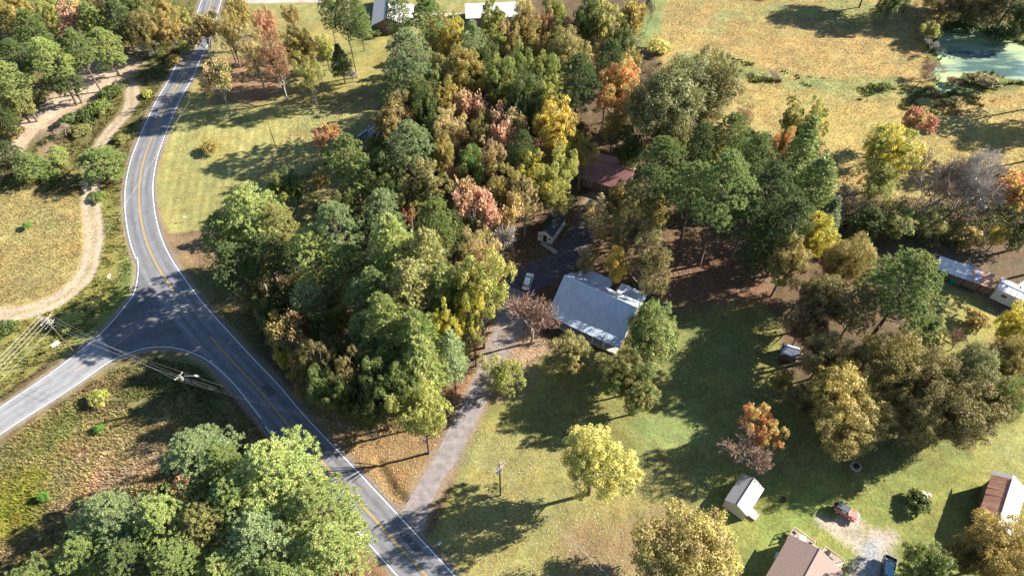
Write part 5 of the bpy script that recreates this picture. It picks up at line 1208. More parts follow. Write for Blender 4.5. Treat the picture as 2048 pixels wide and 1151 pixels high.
# its door end faces the camera (local -x end)
H3.win('l', 0.0, 1.05, .9, 2.0, M_dark, 'door'); H3.win('l', -1.15, 1.4, .55, .8); H3.win('l', 1.15, 1.4, .55, .8)
H3.win('f', -1.6, 1.5, .8, .8); H3.win('f', 1.4, 1.5, .8, .8)
ramp = [un(1080, 489), un(1086, 483), un(1117, 504), un(1110, 509)]
V_ = MB().poly3([(q.x, q.y, .10) for q in ramp], .12)
tag(V_.build('boardwalk', M_woodgrey), 'grey plank walk leading to the small black roofed shed', 'walkway')
# cream shed ---------------------------------------------------
H4 = Gable('cream_shed', 'cream sided garden shed with a grey shingle roof on the lawn', 'shed', (1474, 1009), (1509, 955), 3.6, 2.25, 2.4, 2.05, 2.5, M_cream, (M_greyshingle2, M_greyshingle, M_greyshingle), over=.15, eaveover=.15)  # sunward slope lighter, other slope darker: sun contrast put into the shingle colour
H4.win('f', -.9, 1.1, 1.5, 1.9, M_offwhite, 'door'); H4.win('f', 1.4, 1.4, .6, .7); H4.win('b', 0, 1.4, .8, .8)
mb = MB(); 
for i in range(6): box('ramp_board', (-.95 + .0, -2.45 - i * .24, .30 - i * .05), (1.6, .22, .05), M_deck, H4.root, 0, .2)
mb.box((-1.7, -3.0, .1), (.1, 1.4, .2)).box((-.2, -3.0, .1), (.1, 1.4, .2)).build('ramp_beam', M_woodgrey, H4.root)
for i in range(12): box('siding_board', (-H4.xe - .012, 0, .15 + i * .19), (.02, 3.75, .165), M_cream, H4.root)
# rusty barn ---------------------------------------------------
rp = [M_rust2, M_rust, M_rust, M_rust2, M_rust, M_rust, M_rust2]
wp = [M_zinc, M_zinc, M_rust2, M_zinc, M_zinc, M_rust2]
H5 = Gable('rusty_roofed_barn', 'barn with a streaked rusty tin roof at the right edge', 'barn', (2004, 1024), (2024, 960), 4.9, 2.9, 3.3, 2.5, 3.3, M_darkwall, (M_zinc, M_zinc, M_zinc), extA=2.2, extB=.3, panels=20, panelmats=(wp, rp), over=.3)
MB().poly3([(H5.L / 2 + .9, -2.9, 3.25), (H5.L / 2 + .9, 0, 4.85), (H5.L / 2, 0, 4.85), (H5.L / 2, -2.9, 3.25)], .04).build('end_overhang', M_zinc, H5.root)
MB().poly3([(H5.L / 2 + .9, 0, 4.85), (H5.L / 2 + .9, 2.5, 3.25), (H5.L / 2, 2.5, 3.25), (H5.L / 2, 0, 4.85)], .04).build('end_overhang', M_zinc, H5.root)
# long rusty and white shed -------------------------------------
a = un(1880, 511, 3.1); b = un(1990, 549, 3.1); d = (b - a).normalized(); L_ = (b - a).length; rt = tag(empty('long_tin_shed', ((a + b) / 2).to_tuple()[:2] + (0,), math.atan2(d.y, d.x)), 'long open shed roofed half in white and half in rusty tin sheets', 'shed')
pm = [M_whitemetal] * 6 + [M_zinc, M_bluezinc, M_rust2, M_bluezinc, M_rust, M_rust2, M_rust]
w = L_ / 13
for i in range(13):
    x0 = -L_ / 2 + i * w; dz = .012 * (i % 2)
    MB().poly3([(x0, -3.6, 2.3 + dz), (x0 + w + .02, -3.6, 2.3 + dz), (x0 + w + .02, 0, 3.1 + dz), (x0, 0, 3.1 + dz)], .03).build('roof_panel', pm[i], rt)
box('wall', (0, -.25, 1.2), (L_ - .5, .12, 3.4), M_darkwall, rt); 
for sx in (-1, 1): MB().box((sx * (L_ / 2 - .25), -1.75, .9), (.12, 2.8, 2.6)).build('wall', M_darkwall, rt)
for i in range(5): box('post', (-L_ / 2 + .4 + i * (L_ - .8) / 4, -3.3, .95), (.14, .14, 2.75), M_woodgrey, rt)
for i in range(3): box('wall_board_row', (-1 + i * 3.2, -3.12, .9), (3.0, .05, 1.9), M_brownwall, rt)
# ladder lying on its roof
p = un(1931, 521, 3.1); q = un(1954, 533, 2.9); mb = MB(); dd_ = (q - p).normalized(); nn_ = Vector((dd_.y, -dd_.x, -.2)).normalized() * .55; up = Vector((0, 0, .10))
for s_ in (0, 1): mb.tube(p + nn_ * s_ * 1.6 + up, q + nn_ * s_ * 1.6 + up, .05, n=5)
for i in range(7): t_ = (i + .5) / 7; c_ = p.lerp(q, t_) + up; mb.tube(c_, c_ + nn_ * 1.6, .035, n=5)
tag(mb.build('ladder', M_white), 'white ladder lying across the upper edge of the long tin shed roof', 'ladder')
tp = un(1904, 563); tag(MB().box((tp.x, tp.y, .3), (1.6, 1.0, .6)).add([(tp.x - .8, tp.y - .5, .6), (tp.x + .8, tp.y - .5, .6), (tp.x + .7, tp.y + .3, .85), (tp.x - .7, tp.y + .4, .8)], [(0, 1, 2, 3)]).build('tarp_bundle', mat('green_tarp', (.02, .22, .16), .5)), 'green tarpaulin bundle under the eave of the long tin shed', 'tarpaulin')
# white trailer --------------------------------------------------
H6 = Gable('white_trailer', 'white trailer home with a shallow metal roof at the right edge', 'trailer', (2001, 563), (2060, 590), 3.3, 1.9, 2.85, 1.9, 2.9, M_offwhite, (M_whitemetal, M_whitemetal, M_whitemetal), over=.08, extB=4, eaveover=.08)
H6.win('f', -H6.L / 2 + 2.0, 1.7, 1.2, .9); H6.win('f', -H6.L / 2 + 3.9, 1.3, .8, 1.9, M_offwhite, 'door'); H6.win('l', 0, 1.7, 1, .8)
box('raised_roof', (H6.L / 2 - 3.2, 1.1, 3.2), (5.5, 2.2, .25), M_whitemetal, H6.root)
for i in range(9): box('roof_rib', (-H6.L / 2 + .6 + i * 1.05, -.97, 3.12), (.05, 1.8, .03), M_zinc, H6.root, 0, .235)
# shaded tumbledown shed ------------------------------------------
H7 = Gable('tumbledown_shed', 'low dark metal roofed shed in deep shade left of the right oaks', 'shed', (1565, 689), (1600, 699), 2.2, 1.9, 1.7, .8, 1.8, M_darkwall, (mat('shade_dark_tin', (.09, .11, .16), .6, .3, 2), M_bluezinc, M_bluezinc), over=.2, eaveover=.2)  # front slope tin coloured darker to stand for the deep shade
for q_, rz_ in (((1608, 706), .4), ((1616, 702), -.2), ((1556, 712), .9), ((1593, 722), 1.3)):
    p = un(*q_); tag(MB().box((p.x, p.y, .1), (1.5, .25, .12), rz_).build('plank', M_woodgrey), 'loose grey plank lying around the low tumbledown shed', 'plank', 'loose planks around the tumbledown shed')
# lowest house with decks -------------------------------------------
H8 = Gable('brown_roofed_house', 'brown shingled house with deck at the bottom edge beside the gravel yard', 'house', (1597, 1175), (1640, 1096), 4.7, 4.6, 2.8, 4.5, 2.8, M_offwhite, (M_brownshingle, M_brownshingle, M_brownshingle), extA=5, over=.3)
H8.win('b', 2, 1.5); H8.win('b', -2, 1.5); H8.win('f', 2, 1.5); H8.win('r', -2.2, 1.5, 1.4, 1.1); H8.win('r', 0.2, 1.05, .9, 2.05, M_white, 'door')
hx = H8.L / 2
def deck(x0, x1, y0, y1, nm, label):
    r_ = tag(empty(nm, H8.root.location, H8.rz), label, 'deck'); nb = int((y1 - y0) / .28)
    for i in range(nb): box('deck_board', ((x0 + x1) / 2, y0 + (i + .5) * (y1 - y0) / nb, .62), (x1 - x0, (y1 - y0) / nb - .03, .05), M_deck, r_)
    for y_ in (y0 + .05, y1 - .05):
        box('railing', ((x0 + x1) / 2, y_, 1.5), (x1 - x0, .09, .07), M_deck, r_)
        for j in range(3): box('post', (x0 + .06 + j * (x1 - x0 - .12) / 2, y_, .74), (.1, .1, 1.46), M_deck, r_)
    box('railing', (x1 - .05, (y0 + y1) / 2, 1.5), (.09, y1 - y0 - .2, .07), M_deck, r_)
    bl = MB(); k = int((y1 - y0) / .2)
    for j in range(k): bl.box((x1 - .05, y0 + .1 + j * (y1 - y0 - .2) / k, 1.05), (.04, .04, .82))
    tag(bl.build('balusters', M_deck, r_), kind='stuff'); return r_
deck(hx + .02, hx + 2.4, .6, 4.4, 'deck', 'small left deck with railing behind the lowest house, holding a white table')
deck(hx + .02, hx + 2.7, -4.3, -.9, 'deck', 'right deck with railing and dark furniture behind the lowest house')
def put(g, x, y):
    v = Vector((x, y, 0)); v.rotate(Matrix.Rotation(g.rz, 3, 'Z')); return v + g.root.location
p = put(H8, hx + 1.0, 2.3); rt = tag(empty('patio_table', p, H8.rz + .3), 'white rectangular table on the small left deck', 'table')
box('tabletop', (0, 0, 1.38), (2.0, 1.0, .05), M_white, rt)
for x_ in (-.85, .85):
    for y_ in (-.4, .4): box('leg', (x_, y_, 1.0), (.06, .06, .74), M_white, rt)
def chair(p, rz, m, label, grp, z=.645):
    rt = tag(empty('patio_chair', p, rz), label, 'chair', grp); box('seat', (0, 0, z + .42), (.55, .55, .06), m, rt); box('backrest', (0, .26, z + .75), (.55, .05, .6), m, rt)
    for x_ in (-.23, .23):
        for y_ in (-.22, .22): box('leg', (x_, y_, z + .2), (.04, .04, .4), m, rt)
chair(put(H8, hx + 1.6, 3.9), .5, M_black, 'black chair at the far corner of the small left deck', 'chairs on the decks')
chair(put(H8, hx + 1.7, 1.1), 2.2, M_black, 'black chair between the white table and the deck steps', 'chairs on the decks')
chair(put(H8, hx + 1.4, -2.6), 1.2, M_black, 'black chair in the middle of the right deck', 'chairs on the decks')
chair(put(H8, hx + 1.0, -3.7), 3.4, M_white, 'white chair at the outer end of the right deck', 'chairs on the decks')
p = put(H8, hx + 1.9, -1.8); rt = tag(empty('grill', p, H8.rz), 'dark covered grill on the right deck', 'grill')
MB().loft([[(-.6, -.3, .65), (.6, -.3, .65), (.6, .3, .65), (-.6, .3, .65)], [(-.6, -.3, 1.4), (.6, -.3, 1.4), (.6, .3, 1.4), (-.6, .3, 1.4)], [(-.4, -.2, 1.7), (.4, -.2, 1.7), (.4, .2, 1.7), (-.4, .2, 1.7)]]).build('cover', M_black, rt); box('handle', (0, -.34, 1.3), (.6, .04, .04), M_galv, rt)
for i in range(4): pass
st = tag(empty('deck_steps', put(H8, hx + 1.2, -.15), H8.rz), 'pinkish wooden steps between the two decks', 'steps')
for i in range(4): box('step', (-.2 + i * .42, 0, .52 - i * .15), (.4, 1.3, .07), M_deck, st)
p = un(1557, 1113); rt = tag(empty('air_conditioner', p, H8.rz), 'grey air conditioning unit at the left wall of the lowest house', 'air conditioner')
box('casing', (0, 0, .42), (.95, .95, .84), M_offwhite, rt); MB().tube((0, 0, .84), (0, 0, .87), .36, n=20).build('fan_grille', M_black, rt); box('base', (0, 0, .03), (1.25, 1.25, .1), M_concrete, rt)
# top houses -----------------------------------------------------------
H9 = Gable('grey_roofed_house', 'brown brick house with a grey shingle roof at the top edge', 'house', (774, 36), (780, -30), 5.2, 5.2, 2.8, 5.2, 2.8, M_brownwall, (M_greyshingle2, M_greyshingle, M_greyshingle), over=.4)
H9.win('l', 1.0, 1.6, 1.3, 1.1); H9.win('l', -2.2, 1.6, 1.1, 1.1); H9.win('r', 0, 1.6)
q = H9.root
MB().poly3([(-2.0, 3.6, 3.4), (-2.0, 7.6, 2.7), (6.2, 7.6, 2.7), (6.2, 3.6, 3.4)][::-1], .12).build('side_roof', M_greyshingle2, q); MB().box((2.1, 6.2, 1.2), (7.4, 2.2, 2.8)).build('side_wall', M_darkwall, q)
H10 = Gable('white_roofed_house', 'house with a bright white roof at the top edge behind the golden trees', 'house', (930, 14), (1040, 10), 3.9, 5.0, 2.8, 4.0, 2.8, M_brownwall, (M_whitemetal, M_whitemetal, M_whitemetal), over=.3)
for u_ in (-6, -2, 2, 6): H10.win('f', u_, 1.5)
H11 = Gable('brown_outbuilding', 'small brown outbuilding at the top edge between the two roofs', 'shed', (861, -8), (872, -8), 3.2, 2.2, 2.4, 2.2, 2.4, M_brownwall, (M_darkroof, M_darkroof, M_darkroof), over=.2)
H11.win('f', 0, 1.0, .8, 1.8, M_darkwall, 'door')
p = un(938, 16, 4.0); rt = tag(empty('picnic_bench', un(943, -12)), 'dark red picnic bench at the top edge beside the white roof', 'bench'); M_redpaint = mat('dark_red_paint', (.22, .04, .04), .6)
for i in range(5): box('plank', (0, -.4 + i * .2, .75), (2.2, .18, .05), M_redpaint, rt)
for y_ in (-.8, .8): box('seat', (0, y_, .45), (2.2, .28, .05), M_redpaint, rt)
for x_ in (-.8, .8): MB().box((x_, 0, .43), (.1, 1.7, .08)).box((x_, -.35, .35), (.08, .08, .72)).box((x_, .35, .35), (.08, .08, .72)).build('leg', M_redpaint, rt)

# ---------------------------------------------------------------- vehicles (local +x is forward)
def wheels(rt, xs, y, r, w=.22, rim=M_galv):
    for x_ in xs:
        for s_ in (-1, 1):
            o = MB().tube((x_, s_ * (y - w / 2), r), (x_, s_ * (y + w / 2), r), r, n=18).build('wheel', M_tyre, rt)
            MB().tube((x_, s_ * (y + w / 2 - .02), r), (x_, s_ * (y + w / 2 + .015), r), r * .55, n=12).build('rim', rim, o)
def shell(sts):
    """stations: (x, z0, z1, halfwidth bottom, halfwidth top)"""
    mb = MB(); rings = []
    for x_, z0, z1, wb, wt in sts:
        m_ = (z0 + z1) / 2; rings.append([(x_, -wb, z0), (x_, wb, z0), (x_, wb * 1.03, m_), (x_, wt, z1 - .05), (x_, wt - .08, z1), (x_, -wt + .08, z1), (x_, -wt, z1 - .05), (x_, -wb * 1.03, m_)])
    return mb.loft(rings)
def heading(a, b): A_ = un(*a); B_ = un(*b); return math.atan2(B_.y - A_.y, B_.x - A_.x)
M_jeep = mat('faded_red_car_paint', (.42, .12, .10), .35, .12, 2, spec=.6); M_soft = mat('black_canvas_top', (.075, .08, .09), .8, .15, 3)
# centre of the vehicle on the ground
rt = tag(empty('off_road_car', un(1690, 1026), heading((1668, 1008), (1712, 1034))), 'small faded red off road car with a black canvas top on the lawn', 'car')
shell([(-1.95, .55, 1.0, .70, .68), (-1.9, .45, 1.12, .76, .74), (-.6, .42, 1.14, .78, .76), (.45, .42, 1.14, .78, .75), (.5, .42, 1.12, .70, .66), (1.75, .50, 1.05, .58, .52), (1.85, .55, .95, .56, .50)]).build('body', M_jeep, rt)
MB().add([(-1.85, -.72, 1.12), (.35, -.72, 1.12), (.35, .72, 1.12), (-1.85, .72, 1.12), (-1.78, -.62, 1.74), (.10, -.62, 1.78), (.10, .62, 1.78), (-1.78, .62, 1.74)], [(0, 3, 2, 1), (4, 5, 6, 7), (0, 1, 5, 4), (2, 3, 7, 6), (0, 4, 7, 3), (1, 2, 6, 5)]).build('canvas_top', M_soft, rt)
MB().add([(.40, -.66, 1.16), (.40, .66, 1.16), (.17, .60, 1.72), (.17, -.60, 1.72)], [(0, 1, 2, 3)]).build('windscreen', M_glass, rt)
for s_ in (-1, 1): MB().box((-.45, s_ * .70, 1.42), (.75, .02, .38)).build('side_window', M_offwhite if s_ < 0 else M_glass, rt)
for s_ in (-1, 1):
    MB().loft([[(.75, s_ * .60, .86), (.75, s_ * .86, .84), (.75, s_ * .86, .76), (.75, s_ * .60, .78)], [(1.0, s_ * .6, 1.0), (1.0, s_ * .87, .98), (1.0, s_ * .87, .92), (1.0, s_ * .6, .94)], [(1.5, s_ * .58, 1.0), (1.5, s_ * .87, .98), (1.5, s_ * .87, .92), (1.5, s_ * .58, .94)], [(1.9, s_ * .58, .80), (1.9, s_ * .84, .78), (1.9, s_ * .84, .70), (1.9, s_ * .58, .72)]]).build('fender', M_jeep, rt)
    MB().tube((1.85, s_ * .34, .82), (1.89, s_ * .34, .82), .09, n=12).build('headlight', M_white, rt)
box('grille', (1.87, 0, .78), (.02, .4, .30), M_black, rt); box('bumper', (2.0, 0, .55), (.14, 1.45, .14), M_galv, rt); box('bumper', (-2.05, 0, .55), (.12, 1.4, .14), M_black, rt)
o = MB().tube((-2.02, .1, 1.0), (-2.24, .1, 1.0), .34, n=18).build('spare_wheel', M_tyre, rt); wheels(rt, (-1.25, 1.28), .70, .37)
M_carwhite = mat('white_car_paint', (.74, .75, .76), .25, .03, 1, spec=.7)
rt = tag(empty('white_car', un(1056, 566), heading((1053, 578), (1063, 546))), 'white car parked on the dark drive behind the pinkish bare tree', 'car')
shell([(-2.3, .5, .95, .80, .74), (-2.2, .3, 1.05, .88, .82), (.6, .28, 1.02, .90, .84), (1.6, .30, .95, .88, .80), (2.15, .36, .82, .82, .70), (2.3, .45, .70, .70, .60)]).build('body', M_carwhite, rt)
MB().add([(-2.05, -.80, 1.0), (1.15, -.80, .98), (1.15, .80, .98), (-2.05, .80, 1.0), (-1.75, -.62, 1.52), (.30, -.64, 1.55), (.30, .64, 1.55), (-1.75, .62, 1.52)], [(0, 3, 2, 1), (4, 5, 6, 7), (0, 1, 5, 4), (2, 3, 7, 6), (0, 4, 7, 3), (1, 2, 6, 5)]).build('windows', M_glass, rt)
MB().box((-.72, 0, 1.56), (2.0, 1.26, .05)).build('roof', M_carwhite, rt)
for s_ in (-1, 1): MB().box((2.2, s_ * .6, .68), (.12, .3, .12)).build('headlight', M_white, rt); MB().box((.75, s_ * .98, 1.02), (.16, .16, .12)).build('mirror', M_carwhite, rt); MB().box((-2.28, s_ * .68, .85), (.06, .2, .16)).build('tail_light', M_redpaint, rt)
wheels(rt, (-1.4, 1.4), .80, .33)
M_truck = mat('black_truck_paint', (.03, .032, .038), .3, .05, 1, spec=.6); M_tarpblue = mat('pale_blue_tarp', (.22, .42, .50), .5, .1, 2)
rt = tag(empty('pickup_truck', un(1770, 1148), heading((1776, 1120), (1768, 1160))), 'black pickup truck with pale blue load cover at the bottom edge by the gravel yard', 'pickup truck')
shell([(-2.8, .55, 1.05, .88, .86), (-2.7, .45, 1.12, .92, .90), (-.3, .42, 1.12, .92, .90), (1.4, .42, 1.12, .92, .88), (2.5, .45, 1.05, .90, .82), (2.7, .5, .9, .84, .76)]).build('body', M_truck, rt)
for s_ in (-1, 1): MB().box((-1.65, s_ * .86, 1.22), (2.1, .1, .26)).build('bed_side', M_truck, rt)
box('tailgate', (-2.72, 0, 1.22), (.08, 1.62, .26), M_truck, rt); box('bed_rack', (-1.9, 0, 1.52), (.09, 1.8, .09), M_galv, rt)
MB().loft([[(-1.7, -.78, 1.12), (-1.7, .78, 1.12), (-1.7, .6, 1.42), (-1.7, -.6, 1.42)], [(-.65, -.78, 1.12), (-.65, .78, 1.12), (-.65, .62, 1.56), (-.65, -.62, 1.56)]]).build('load_cover', M_tarpblue, rt)
MB().loft([[(-.55, -.84, 1.12), (-.55, .84, 1.12), (-.45, .68, 1.80), (-.45, -.68, 1.80)], [(1.45, -.82, 1.10), (1.45, .82, 1.10), (.75, .66, 1.80), (.75, -.66, 1.80)]]).build('cab_windows', M_glass, rt); box('cab_roof', (.15, 0, 1.83), (1.25, 1.34, .07), M_tarpblue, rt)
wheels(rt, (-1.75, 1.7), .82, .38)
rt = tag(empty('boat', un(2046, 573), .5), 'small white boat lying at the right edge above the white trailer', 'boat')
MB().loft([[(-2, -.7, .5), (-2, .7, .5), (-2, .5, 0), (-2, -.5, 0)], [(.6, -.8, .6), (.6, .8, .6), (.6, .4, 0), (.6, -.4, 0)], [(2.3, -.08, .8), (2.3, .08, .8), (2.3, .05, .5), (2.3, -.05, .5)]]).build('hull', M_white, rt)
for x_ in (-1, .3): box('bench', (x_, 0, .62), (.3, 1.3, .05), M_offwhite, rt)

# ---------------------------------------------------------------- utility poles and cables
def pole(base, h, label, arms, rz, lean=(0, 0), r=.15):
    rt = tag(empty('utility_pole', (base.x, base.y, 0), rz), label, 'utility pole'); MB().tube((0, 0, -.5), (lean[0], lean[1], h), r, r * .7, 12).build('pole', M_woodpole, rt)
    for z, w, ins, off in arms:
        box('crossarm', (lean[0], lean[1] + off, z), (w, .11, .13), M_woodgrey, rt)
        for i in range(ins):
            x_ = -w / 2 + .12 + i * (w - .24) / (ins - 1); MB().tube((x_, off, z + .065), (x_, off, z + .28), .055, .035, 8).build('insulator', M_white, rt)
        mb = MB()
        for s_ in (-1, 1): mb.tube((0, off, z - .65), (s_ * w * .32, off, z - .06), .025, n=5)
        mb.build('brace', M_galv, rt)
    return rt
PA = un(88, 636, 12.3); PA.z = 0; PB = un(356, 750, 9.6); PB.z = 0; PC = un(1001, 988); PD = un(1400, 1330, 12); PD.z = 0; PE = un(-190, 900, 12); PE.z = 0; PF = un(452, 70, 9); PF.z = 0
dAB = math.atan2(PB.y - PA.y, PB.x - PA.x); dCD = math.atan2(PD.y - PC.y, PD.x - PC.x)
rA = heading((60, 628), (98, 640))
pa_ = pole(PA, 12.4, 'utility pole with stacked double crossarms beside the field track', [(12.0, 2.9, 4, .2), (12.0, 2.9, 4, -.2), (11.1, 2.6, 4, .2), (11.1, 2.6, 4, -.2)], rA)
box('crossarm', (0, 0, 11.6), (.12, 2.6, .13), M_woodgrey, pa_); box('crossarm', (.15, 0, 10.5), (.12, 2.4, .13), M_woodgrey, pa_)
for y_ in (-1.2, -.5, .5, 1.2): MB().tube((0, y_, 11.68), (0, y_, 11.95), .055, .035, 8).build('insulator', M_white, pa_)
mb = MB().tube((-1.3, .2, 12.3), (-1.0, 0, 12.75), .03, n=5).tube((-1.0, 0, 12.75), (1.0, 0, 12.7), .025, n=5).tube((1.0, 0, 12.7), (1.3, -.2, 12.3), .03, n=5); mb.build('jumper_cable', M_wire, pa_)
pb_ = pole(PB, 9.7, 'leaning utility pole with a street lamp inside the junction curve', [(9.3, 1.9, 3, 0)], dAB + R_(82))
la = MB().tube((0, 0, 8.6), (.5, -1.1, 9.6), .045, n=7).tube((.5, -1.1, 9.6), (1.3, -3.0, 9.9), .045, n=7).build('lamp_arm', M_galv, pb_)
MB().loft([[(1.25, -2.8, 9.78), (1.55, -2.9, 9.78), (1.55, -2.9, 9.98), (1.25, -2.8, 9.98)], [(1.4, -3.6, 9.8), (1.75, -3.7, 9.8), (1.75, -3.7, 9.94), (1.4, -3.6, 9.94)]]).build('lamp_head', M_offwhite, pb_)
MB().tube((.25, 0, 7.9), (.25, 0, 8.7), .2, n=12).build('transformer', M_galv, pb_)
for i in range(1): MB().tube((0, 0, 8), (3.2, 3.0, .0), .02, n=5).build('guy_wire', M_wire, pb_)
pc_ = pole(PC, 12.2, 'utility pole with transformers standing on the lawn beside the driveway', [(11.8, 2.4, 4, .15), (11.2, 2.2, 3, -.15)], heading((990, 945), (1016, 922)))
for x_, y_ in ((.38, .1), (-.38, .05)): MB().tube((x_, y_, 9.6), (x_, y_, 10.6), .24, n=14).build('transformer', M_galv, pc_)
pf_ = pole(PF, 9.2, 'utility pole hidden among the brown trees at the top of the road', [(8.9, 2.0, 3, 0)], 0)
PL = un(551, 291); pl_ = pole(PL, 7.6, 'plain dark wooden pole standing in the middle of the mown lawn', [], 0, r=.11); MB().tube((0, -.1, 7.3), (0, -.1, 7.5), .06, n=8).build('insulator', M_galv, pl_)
pd_ = pole(PD, 12.2, 'utility pole just beyond the bottom edge', [(11.8, 2.4, 4, 0)], dCD + R_(90)); pe_ = pole(PE, 12.2, 'utility pole just beyond the left edge', [(11.8, 2.9, 4, 0)], rA)
def cable(a, b, sag, label, group, r=.028, n=18):
    mb = MB(); pts = [a.lerp(b, i / n) - Vector((0, 0, 4 * sag * (i / n) * (1 - i / n))) for i in range(n + 1)]
    k = 4; d = (b - a).normalized(); s_ = Vector((-d.y, d.x, 0)).normalized(); rings = [[p_ + s_ * r, p_ + Vector((0, 0, r)), p_ - s_ * r, p_ - Vector((0, 0, r))] for p_ in pts]
    tag(mb.loft(rings).build('power_cable', M_wire), label, 'cable', group)
def arm(P, z, rz, x): return Vector((P.x + math.cos(rz) * x, P.y + math.sin(rz) * x, z))
rB = dAB + R_(82); rC = heading((990, 945), (1016, 922)); rD = dCD + R_(90)
names = ['outermost', 'second', 'third', 'innermost']
for i, x_ in enumerate((-1.3, -.45, .45, 1.3)):
    cable(arm(PE, 12.1, rA, x_), arm(PA, 12.3, rA, x_), .8, '%s of four cables running off lower left from the field track pole' % ['top left', 'second', 'third', 'lowest right'][i], 'cables leaving the field track pole to the lower left', .030)
cable(arm(PE, 10.4, rA, .2), arm(PA, 10.4, rA, 1.1), .9, 'lower thin cable under the four cables from the field track pole', 'cables leaving the field track pole to the lower left', .020)
for i, (xa, xb, za, zb_) in enumerate(((1.2, -.9, 11.9, 9.6), (.4, 0, 11.9, 9.6), (-.4, .85, 11.6, 9.6), (-.2, .1, 9.9, 8.4))):
    wA = arm(PA, za, dAB + R_(90), xa); wB = arm(PB, zb_, rB, xb); wC = arm(PC, 12.05 if i < 3 else 10.4, rC, (-1.0, .3, 1.0, .1)[i] * -1)
    nm = ['upper', 'middle', 'lower', 'thick lowest'][i]; rr_ = .020 if i == 3 else .012
    cable(wA, wB, .5, '%s cable crossing the junction from the field track pole to the lamp pole' % nm, 'cables over the junction', rr_)
    cable(wB, wC, 1.6, '%s cable over the main road from the lamp pole to the lawn pole' % nm, 'cables over the main road', rr_, 26)
    wD = arm(PD, 12.0 if i < 3 else 10.2, rD, (-1.0, .3, 1.0, .1)[i]); cable(wC, wD, .9, '%s cable leaving the lawn pole to the lower right over the grass' % nm, 'cables over the lower lawn', rr_)
for i, x_ in enumerate((-.15, .15)): cable(Vector((PA.x + x_, PA.y, 11.3 + i * .5)), Vector((PF.x + x_ * 2, PF.y, 8.9 + i * .2)), 1.6, '%s of two thin cables following the road up from the field track pole' % ('left' if i == 0 else 'right'), 'thin cables along the road', .008, 26)

# ---------------------------------------------------------------- small things
def signboard(px, py, w, h, z, rz, label, m=M_white):
    p = un(px, py); rt = tag(empty('road_sign', p, rz), label, 'sign'); MB().box((0, 0, z), (w, .03, h)).build('panel', m, rt); MB().tube((0, .04, -.3), (0, .04, z + h / 2), .03, n=6).build('post', M_galv, rt)
signboard(121, 698, 1.5, .9, 2.0, R_(48), 'white board on a post beside the side road below the field track pole')
signboard(226, 563, .8, .6, 1.9, R_(75), 'small white sign on the weedy verge left of the road curve')
p = un(373, 441); rt = tag(empty('mailbox', p, .3), 'white mailbox on a post at the lawn edge by the road curve', 'mailbox'); box('post', (0, 0, .5), (.1, .1, 1.0), M_woodgrey, rt)
MB().loft([[(-.28, -.14, 1.0), (-.28, .14, 1.0), (-.28, .14, 1.18), (-.28, .07, 1.28), (-.28, -.07, 1.28), (-.28, -.14, 1.18)], [(.28, -.14, 1.0), (.28, .14, 1.0), (.28, .14, 1.18), (.28, .07, 1.28), (.28, -.07, 1.28), (.28, -.14, 1.18)]]).build('box', M_white, rt)
p = un(880, 1090); rt = tag(empty('mailbox', p, .8), 'dark mailbox lying low at the roadside right of the driveway mouth', 'mailbox'); box('post', (0, 0, .45), (.1, .1, .9), M_woodgrey, rt)
MB().loft([[(-.32, -.16, .9), (-.32, .16, .9), (-.32, .16, 1.1), (-.32, 0, 1.24), (-.32, -.16, 1.1)], [(.32, -.16, .9), (.32, .16, .9), (.32, .16, 1.1), (.32, 0, 1.24), (.32, -.16, 1.1)]]).build('box', M_galv, rt)
def rocks(name, pts, label, cat, group, m):
    rr = random.Random(4)
    for (px_, py_, s_) in pts:
        p = un(px_, py_); mb = MB(); rings = []
        for z_, f in ((-.1, .9), (.35, 1.0), (.7, .5)): rings.append([(p.x + math.cos(t_) * s_ * f * rr.uniform(.8, 1.2), p.y + math.sin(t_) * s_ * f * rr.uniform(.7, 1.1), z_ * s_) for t_ in [i * 1.047 for i in range(6)]])
        tag(mb.loft(rings).build(name, m, None, True), label, cat, group)
M_rock = mat('pale_rock', (.42, .34, .29), .9, .2, 3, bump=.5)
rocks('rock', [(1846, 990, .8), (1852, 998, .6), (1844, 1004, .5), (1838, 994, .55), (1857, 990, .5)], 'pinkish grey rock heaped on the shrub mound in the lawn', 'rock', 'rocks on the shrub mound', M_rock)
p = un(1711, 933); rt = tag(empty('fire_ring', p), 'round blackened fire ring with ash and branches on the lawn under the oaks', 'fire ring')
rr = random.Random(2)
for i in range(10): t_ = i * .628; MB().box((math.cos(t_) * .75, math.sin(t_) * .75, .15), (.34, .42, .34), t_, .2).build('stone', M_rock, rt)
mb = MB()
for i in range(30): t_ = rr.uniform(0, 6.28); mb.tube((math.cos(t_) * .7, math.sin(t_) * .7, .12), (math.cos(t_ + 2.5) * .5, math.sin(t_ + 2.5) * .5, rr.uniform(.3, .9)), .045, n=5)
mb.build('brushwood', M_barkdark, rt)
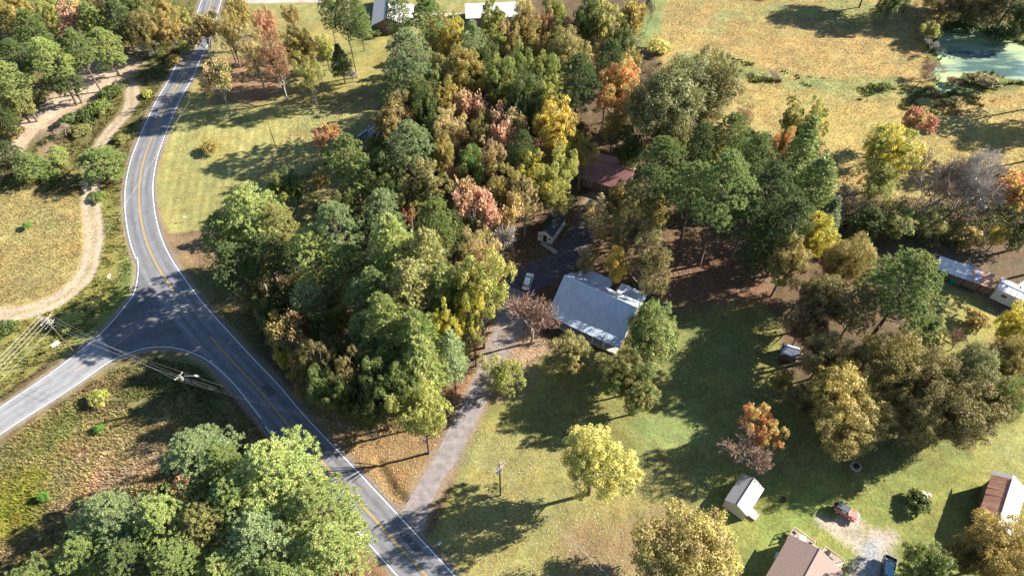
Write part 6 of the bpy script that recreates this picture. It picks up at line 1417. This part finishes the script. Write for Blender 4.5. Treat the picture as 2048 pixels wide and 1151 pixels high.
p = un(1568, 998); tag(MB().tube((p.x, p.y, -.3), (p.x, p.y, .12), .45, .5, 14).build('burn_pit', M_dark), 'small black burnt spot in the bright green grass by the cream shed', 'burn pit')
# cut logs and brush at the wood edge
rr = random.Random(8)
for i in range(14):
    p = un(rr.uniform(244, 306), rr.uniform(98, 118)); a_ = rr.uniform(-.5, .3); L_ = rr.uniform(2.5, 6); d_ = Vector((math.cos(a_), math.sin(a_), 0)) * L_ / 2; z_ = rr.uniform(.15, .7)
    tag(MB().tube((p.x - d_.x, p.y - d_.y, z_), (p.x + d_.x, p.y + d_.y, z_ + rr.uniform(-.15, .3)), rr.uniform(.12, .24), n=8).build('log', M_bark if i % 3 else M_barkpale), 'felled log in the heap at the edge of the upper left wood', 'log', 'felled logs at the upper left wood')
# lumber and junk pile at the lawn corner
for i in range(16):
    u_ = i / 16; p = un(722 + 34 * u_ + rr.uniform(-3, 3), 262 + 6 * math.sin(i) + 4); a_ = R_(62) + rr.uniform(-.25, .25); L_ = rr.uniform(3.0, 5.2); d_ = Vector((math.cos(a_), math.sin(a_), 0)) * L_ / 2; z_ = .2 + .35 * rr.random()
    mb = MB(); mb.box((p.x, p.y, z_), (L_, .28, .10), a_).build('board', [M_bluezinc, M_woodgrey, M_darkwall, M_galv][i % 4])
    tag(bpy.context.scene.collection.objects[-1], 'long board in the upper stack of the lumber pile on the shaded lawn corner', 'board', 'boards of the lumber pile')
for i in range(12):
    p = un(rr.uniform(712, 770), rr.uniform(280, 312)); a_ = rr.uniform(0, 3.14)
    if i >= 9: p = un(768 + (i - 9) * 6, 296); a_ = R_(110)
    o = MB().box((p.x, p.y, .25), (rr.uniform(1.2, 2.4) if i < 9 else 4.5, .3, .25 if i < 9 else .12), a_).build('timber', [M_woodgrey, M_darkwall, M_offwhite][i % 3]); tag(o, 'old timber scattered in the litter below the lumber pile', 'timber', 'scattered timbers below the lumber pile')
# jetty stump and fallen trunk by the pond
p = un(1878, 104); tag(MB().tube((p.x - 2.5, p.y, .1), (p.x + 3, p.y + 1.5, .3), .28, .16, 8).build('fallen_trunk', M_barkdark), 'dark fallen trunk at the left shore of the pond', 'fallen trunk')
